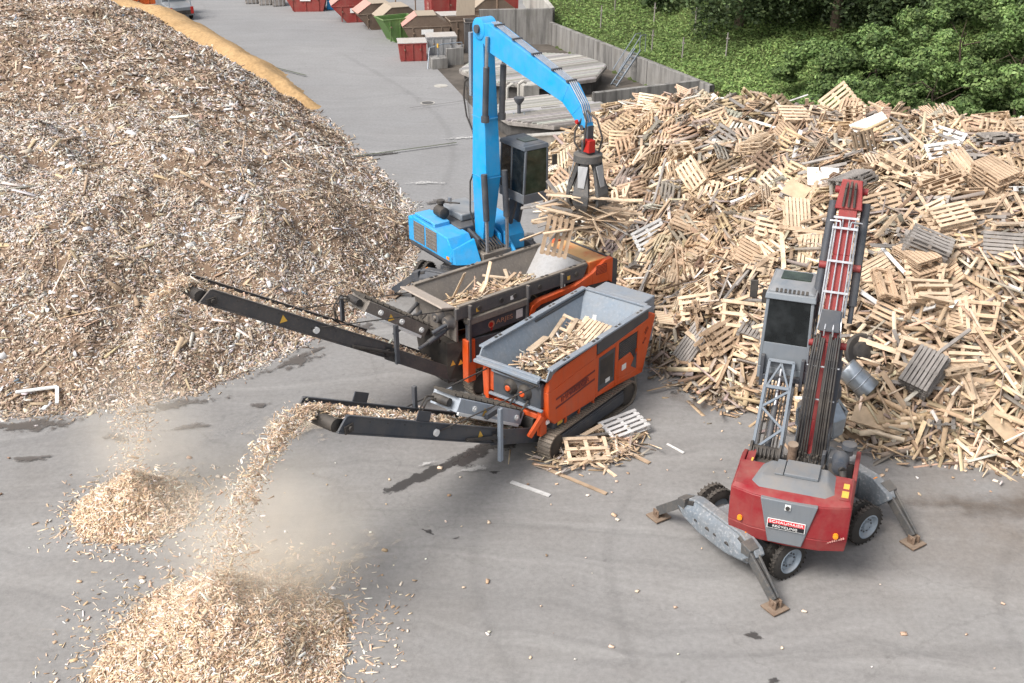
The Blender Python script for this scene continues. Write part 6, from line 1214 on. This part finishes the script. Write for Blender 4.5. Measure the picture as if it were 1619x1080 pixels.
MB().box(-1.9,-1.56,-1.55,1.5,1.56,2.45).build('counterweight', 'blue', Bm, bev=.05); MB().prism(side, 'y', .55, 1.35).build('tank_body', 'blue', Bm, bev=.03)
MB().prism([(-1.5,2.565),(-.4,2.565),(-.2,2.47),(-.2,2.62),(-.45,2.66),(-1.5,2.66)], 'y', -1.5, -.9).build('service_cover', 'bluecap', Bm, bev=.02)
MB().box(-1.55,.35,-.85,.45,1.56,2.52).build('engine_hood', 'slate', Bm, bev=.04); MB().box(-1.6,-.1,-.5,.62,2.525,2.78).build('hood_lid', 'cabgrey', Bm, bev=.05)
ea = MB().lathe((-.55,-1.0,2.86),'x',[(-.25,.1),(-.24,.19),(.2,.19),(.24,.12)],20).build('air_filter', 'black', Bm); MB().tube((-.75,-.9,2.66),(-.75,-.9,3.1),.09,12).tube((-.75,-.9,3.1),(-.75,-.9,3.2),.14,14).beam((-.75,-.9,3.14),(-.1,-.55,3.2),.05,.04).build('intake_stack', 'black', ea)
MB().tube((-1.3,-.2,2.78),(-1.3,-.2,3.0),.07,12).build('exhaust_pipe', 'rod', Bm)
YB = -.06
bx = [(.42,2.0),(.86,2.0),(1.22,4.4),(1.18,6.6),(1.12,8.5),(1.20,9.05),(1.0,9.38),(.6,9.3),(.42,8.8)]
bo2 = MB().hexa([(.40,YB-.20,1.95),(.85,YB-.20,1.95),(.85,YB+.20,1.95),(.40,YB+.20,1.95)], [(.40,YB-.29,4.3),(1.22,YB-.29,4.4),(1.22,YB+.29,4.4),(.40,YB+.29,4.3)]).hexa([(.40,YB-.29,4.302),(1.22,YB-.29,4.402),(1.22,YB+.29,4.402),(.40,YB+.29,4.302)], [(.44,YB-.21,9.0),(.98,YB-.21,9.0),(.98,YB+.21,9.0),(.44,YB+.21,9.0)]).build('boom', 'blue', Bm, bev=.02)
MB().lathe((.80,YB-.26,9.08),'y',[(0,.30),(.02,.34),(.50,.34),(.52,.30)],26).build('boom_knuckle', 'blue', bo2); MB().tube((.80,YB-.34,9.08),(.80,YB+.34,9.08),.13,18).build('knuckle_pin', 'slate', bo2)
for y in (-.46,.40): MB().prism([(.25,1.56),(1.15,1.56),(1.0,2.25),(.35,2.45)], 'y', YB+y-.04, YB+y+.05).build('boom_mount', 'blue' if y > 0 else 'slate', Bm, bev=.015)
MB().prism([(.9,1.56),(2.0,1.5),(1.75,1.75),(1.05,2.35)], 'y', .46, .55).build('front_gusset', 'blue', Bm, bev=.015)
MB().box(1.0,1.5,-.68,.45,1.3,1.9).build('ram_mount', 'wornsteel', Bm, bev=.03); lh_ = MB()
for k in range(8): y = -.55+.11*k; lh_.path([(.35,y,2.3),(.9,y,2.15),(1.3,y+.03,1.95),(1.4,y,1.6)], .03)
lh_.build('hose_bundle', 'black', Bm)
for y in (-.40,.40):
    c_ = MB().tube((1.42,YB+y,1.75),(1.38,YB+y,3.2),.06,14).build('boom_rod', 'rod', Bm); MB().tube((1.38,YB+y,3.0),(1.26,YB+y,4.55),.105,16).build('boom_ram', 'slate', c_)
    c_ = MB().tube((1.24,YB+y*.8,6.35),(1.34,YB+y*.8,8.0),.10,16).tube((1.24,YB+y*.8,6.25),(1.24,YB+y*.8,6.45),.13,14).build('stick_ram', 'slate', bo2); MB().tube((1.33,YB+y*.8,7.9),(1.40,YB+y*.8,8.95),.055,14).build('stick_rod', 'rod', c_)
MB().path([(.38,YB-.2,7.6),(.05,YB-.3,7.3),(-.02,YB-.3,6.8),(.1,YB-.28,6.2),(.38,YB-.25,5.8)], .03).path([(.38,YB-.2,4.4),(.2,YB-.25,4.0),(.25,YB-.3,3.0),(.38,YB-.2,2.4)], .03).build('boom_hoses', 'black', bo2)
sw = MB()
for z_, h_ in ((4.35,.30),(6.3,.262)): sw.box(.40-.004,1.226-.03*(z_>5),YB-h_,YB+h_,z_-.012,z_+.012)
sw.build('weld_seams', 'bluecap', bo2)
for y in (-.10,.02,.14): MB().path([(.385,YB+y,2.3),(.385,YB+y,4.3),(.42,YB+y*.8,8.9)], .022, 8).build('boom_pipe', 'slate', bo2)
MB().box(.27,.395,YB-.28,YB-.05,6.9,8.9).build('grease_panel', 'steelblue', bo2, bev=.01)
# stick: bent box reaching out to the grab
sk = [((.55,9.28),(.95,8.72)),((1.35,9.30),(1.25,8.48)),((5.35,8.22),(5.05,7.68)),((5.85,7.72),(5.48,7.38)),((6.12,7.18),(5.84,7.06))]
sm = MB(); wv = [.20,.24,.20,.17,.13]
for (a, b), (c_, d_), w0, w1 in zip(sk[:-1], sk[1:], wv[:-1], wv[1:]): sm.hexa([(a[0],YB-w0,a[1]),(b[0],YB-w0,b[1]),(b[0],YB+w0,b[1]),(a[0],YB+w0,a[1])], [(c_[0],YB-w1,c_[1]),(d_[0],YB-w1,d_[1]),(d_[0],YB+w1,d_[1]),(c_[0],YB+w1,c_[1])])
sk_o = sm.build('stick', 'blue', Bm, bev=.012)
px_ = MB()
for y in (-.14,-.07,.0,.07): px_.path([(1.4,YB+y,9.36),(5.33,YB+y,8.29),(5.88,YB+y,7.78),(6.1,YB+y,7.3)], .018, 6)
px_.build('steel_pipes', 'chrome', sk_o); cp = MB()
for t in (.06,.3,.55,.8,.98): x = 1.4+3.93*t; z = 9.36-1.07*t; cp.box(x-.04,x+.04,YB-.20,YB+.14,z-.03,z+.035)
cp.build('pipe_clamps', 'slate', sk_o); MB().path([(5.95,YB,7.6),(6.3,YB+.1,7.4),(6.5,YB+.15,6.9),(6.35,YB+.15,6.45)], .03).path([(5.9,YB-.1,7.6),(6.2,YB-.2,7.4),(6.25,YB-.3,6.9),(6.1,YB-.2,6.5)], .03).path([(5.9,YB-.12,7.4),(5.75,YB-.25,7.0),(5.8,YB-.3,6.7),(5.95,YB-.2,6.45)], .03).build('grab_hoses', 'black', sk_o)
MB().lathe((5.80,YB-.26,7.28),'y',[(0,.06),(.04,.07)],14).build('end_lamp', 'lampred', sk_o)
gx, gy = 6.06, YB
gh = MB().box(gx-.10,gx+.10,gy-.10,gy+.10,6.72,7.2).tube((gx-.14,gy-.16,7.12),(gx-.14,gy+.16,7.12),.08,14).lathe((gx,gy,6.42),'z',[(0,.2),(.32,.2),(.34,.12)],18).build('grab_rotator', 'slate', Bm); MB().box(gx+.02,gx+.30,gy-.22,gy+.02,6.48,6.84).build('red_box', 'lampred', gh, bev=.015)
gb = MB().lathe((gx,gy,6.16),'z',[(0,.38),(.02,.42),(.22,.42),(.25,.34)],26).build('grab_head', 'legsteel', Bm)
for k in range(5):
    a = k*2*math.pi/5+.25; c, s = math.cos(a), math.sin(a); o_ = Vector((gx,gy,0))
    def Q(r, z, h, th): return [o_+Vector((c*r-s*h,s*r+c*h,z)), o_+Vector((c*r+s*h,s*r-c*h,z)), o_+Vector((c*(r-th)+s*h,s*(r-th)-c*h,z)), o_+Vector((c*(r-th)-s*h,s*(r-th)+c*h,z))]
    w_ = [(.32,6.15,.11,.10),(.48,5.65,.18,.11),(.60,5.28,.25,.11),(.58,5.00,.22,.09),(.42,4.76,.14,.06),(.24,4.64,.04,.03)]; m = MB()
    for p, q in zip(w_[:-1], w_[1:]): m.hexa(Q(*p), Q(*q))
    tn = m.build('grab_tine', 'legsteel', gb, bev=.01); MB().hexa(Q(.42,6.10,.15,.03), Q(.56,5.50,.10,.02)).build('ram_guard', 'galv', tn, bev=.01); MB().tube(o_+Vector((c*.18,s*.18,6.1)), o_+Vector((c*.52,s*.52,5.3)), .06, 10).build('tine_ram', 'black', tn)
bc = cab(Bm, .42, 1.2, 3.45, 1.42, 1.0, 2.0, 'cabdark', 'glass', True, 1)
MB().beam((.6,.95,2.4),(.9,1.0,3.45),.12,.3).beam((.6,1.3,2.4),(.9,1.3,3.45),.12,.3).box(.5,1.5,.8,1.5,3.38,3.495).build('cab_lift_arm', 'slate', Bm, bev=.02)
# wood held in the grab: separate things
GW = Matrix.Translation((-1.25,36.6,0)) @ Matrix.Rotation(R_(-55), 4, 'Z')
gp = GW @ Vector((gx, gy, 5.0))
for dx, dy, dz, L, W, mat, rot, lab in ((-.1,-.5,.22,2.2,.14,'w_fresh',(0,R_(2),R_(-6)),'long pale plank held crosswise in front of the blue grab'),(.5,.1,-.75,2.0,.10,'w_fresh',(R_(10),R_(50),R_(-25)),'pale batten hanging steeply down from the blue grab to the right'),
    (.7,-.1,-.35,1.9,.14,'w_fresh',(R_(10),R_(4),R_(-4)),'pale board held flat at the right of the blue grab'),(.5,.3,-.62,1.9,.14,'w_tan',(R_(20),R_(2),R_(5)),'tan board held lowest beneath the blue grab'),(-1.0,.1,-.1,1.3,.12,'w_grey',(0,R_(-12),R_(15)),'grey board sticking out left of the blue grab'),
    (-.35,-.1,-.6,1.2,.09,'w_tan',(R_(60),R_(-68),R_(10)),'thin tan batten dangling below the blue grab'),(.1,.2,-.1,1.4,.12,'w_fresh',(R_(20),R_(-10),R_(40)),'short pale board clamped inside the blue grab'),(.25,-.3,-.5,1.2,.10,'w_fresh',(R_(0),R_(32),R_(12)),'pale batten slanting under the middle of the blue grab'),
    (.9,.3,-.15,1.6,.12,'w_fresh',(R_(25),R_(-6),R_(-18)),'upper pale board sticking out right of the blue grab'),(.75,-.25,-.6,1.5,.12,'w_tan',(R_(-15),R_(9),R_(12)),'tan plank second from the bottom right of the blue grab'),(-.6,.2,.05,1.3,.14,'w_tan',(R_(12),R_(5),R_(-20)),'upper tan board sticking out left of the blue grab'),(-.5,-.15,-.3,1.1,.12,'w_grey',(R_(20),R_(15),R_(8)),'dark board at the lower left inside the blue grab'),(.35,-.4,-.9,1.1,.08,'w_fresh',(R_(5),R_(62),R_(40)),'thin pale batten hanging lowest from the blue grab')):
    board(L, W, .03, mat, (gp.x+dx, gp.y+dy, gp.z+dz), rot, lab)
place_pallet(('gap','w_tan'), (gp.x-.85, gp.y-.35, gp.z-1.0), (R_(74),R_(-78),R_(14)), 'tan pallet hanging upright at the left under the blue grab', 'pallets held by the grab')
place_pallet(('full','w_grey'), (gp.x+.15, gp.y+.55, gp.z-.3), (R_(14),R_(6),R_(12)), 'grey pallet held flat inside the blue grab', 'pallets held by the grab')

for k in range(34):
    mat = ['w_fresh','w_fresh','w_tan','w_grey'][k % 4]; a = rng.uniform(-1, 1); L = float(rng.choice([1.2,1.6,2.0]))
    board(L, .12, .03, mat, (gp.x-.15+1.0*a, gp.y+rng.uniform(-.5,.3), gp.z-.1-.95*rng.uniform()*(1-.25*abs(a))), (R_(rng.normal(0,25)), R_(rng.normal(8,24)), R_(rng.normal(0,28))), {'w_fresh':'pale','w_tan':'tan','w_grey':'grey'}[mat]+' board in the tangle gripped by the blue grab', 'boards gripped by the blue grab')
place_pallet(('broken','w_fresh'), (gp.x+.7, gp.y+.2, gp.z-.55), (R_(22),R_(9),R_(-8)), 'pale broken pallet gripped at the right under the blue grab', 'pallets held by the grab')
# ------------------------------------------------------------------ sawdust hanging in the air under the belt ends
def dust(name, c, r, dens, label):
    m = bpy.data.materials.new('airborne_sawdust'); m.use_nodes = True; n = m.node_tree.nodes; l = m.node_tree.links; n.remove(n['Principled BSDF'])
    v = n.new('ShaderNodeVolumePrincipled'); v.inputs['Color'].default_value = (1,.93,.81,1); v.inputs['Anisotropy'].default_value = 0
    tc = n.new('ShaderNodeTexCoord'); gr_ = n.new('ShaderNodeTexGradient'); gr_.gradient_type = 'SPHERICAL'; l.new(tc.outputs['Object'], gr_.inputs[0]); no = noise(n, l, 2.2, 5, .65, tc.outputs['Object'])
    d = math_(n, l, 'MULTIPLY', math_(n, l, 'POWER', gr_.outputs['Fac'], 1.2), ramp(n, l, no.outputs[0], .25, .8)); l.new(math_(n, l, 'MULTIPLY', d, dens), v.inputs['Density']); l.new(v.outputs[0], n['Material Output'].inputs['Volume'])
    mb = MB(); k = 12; prof = [(-math.cos(math.pi*i/k), max(.01, math.sin(math.pi*i/k))) for i in range(k+1)]; mb.lathe((0,0,0), 'z', prof, 24); o = mb.build(name, m); o.location = c; o.scale = r; tag(o, label, 'dust', 'sawdust clouds under the belts', 'stuff'); return o
dust('sawdust_cloud', (-5.2,19.4,1.75), (2.7,2.4,2.4), 1.0, 'hazy cloud of sawdust over the large fresh heap in front')
dust('sawdust_cloud', (-8.9,23.6,1.7), (2.0,1.8,2.2), .75, 'hazy cloud of sawdust over the small fresh heap beside the big chip heap')
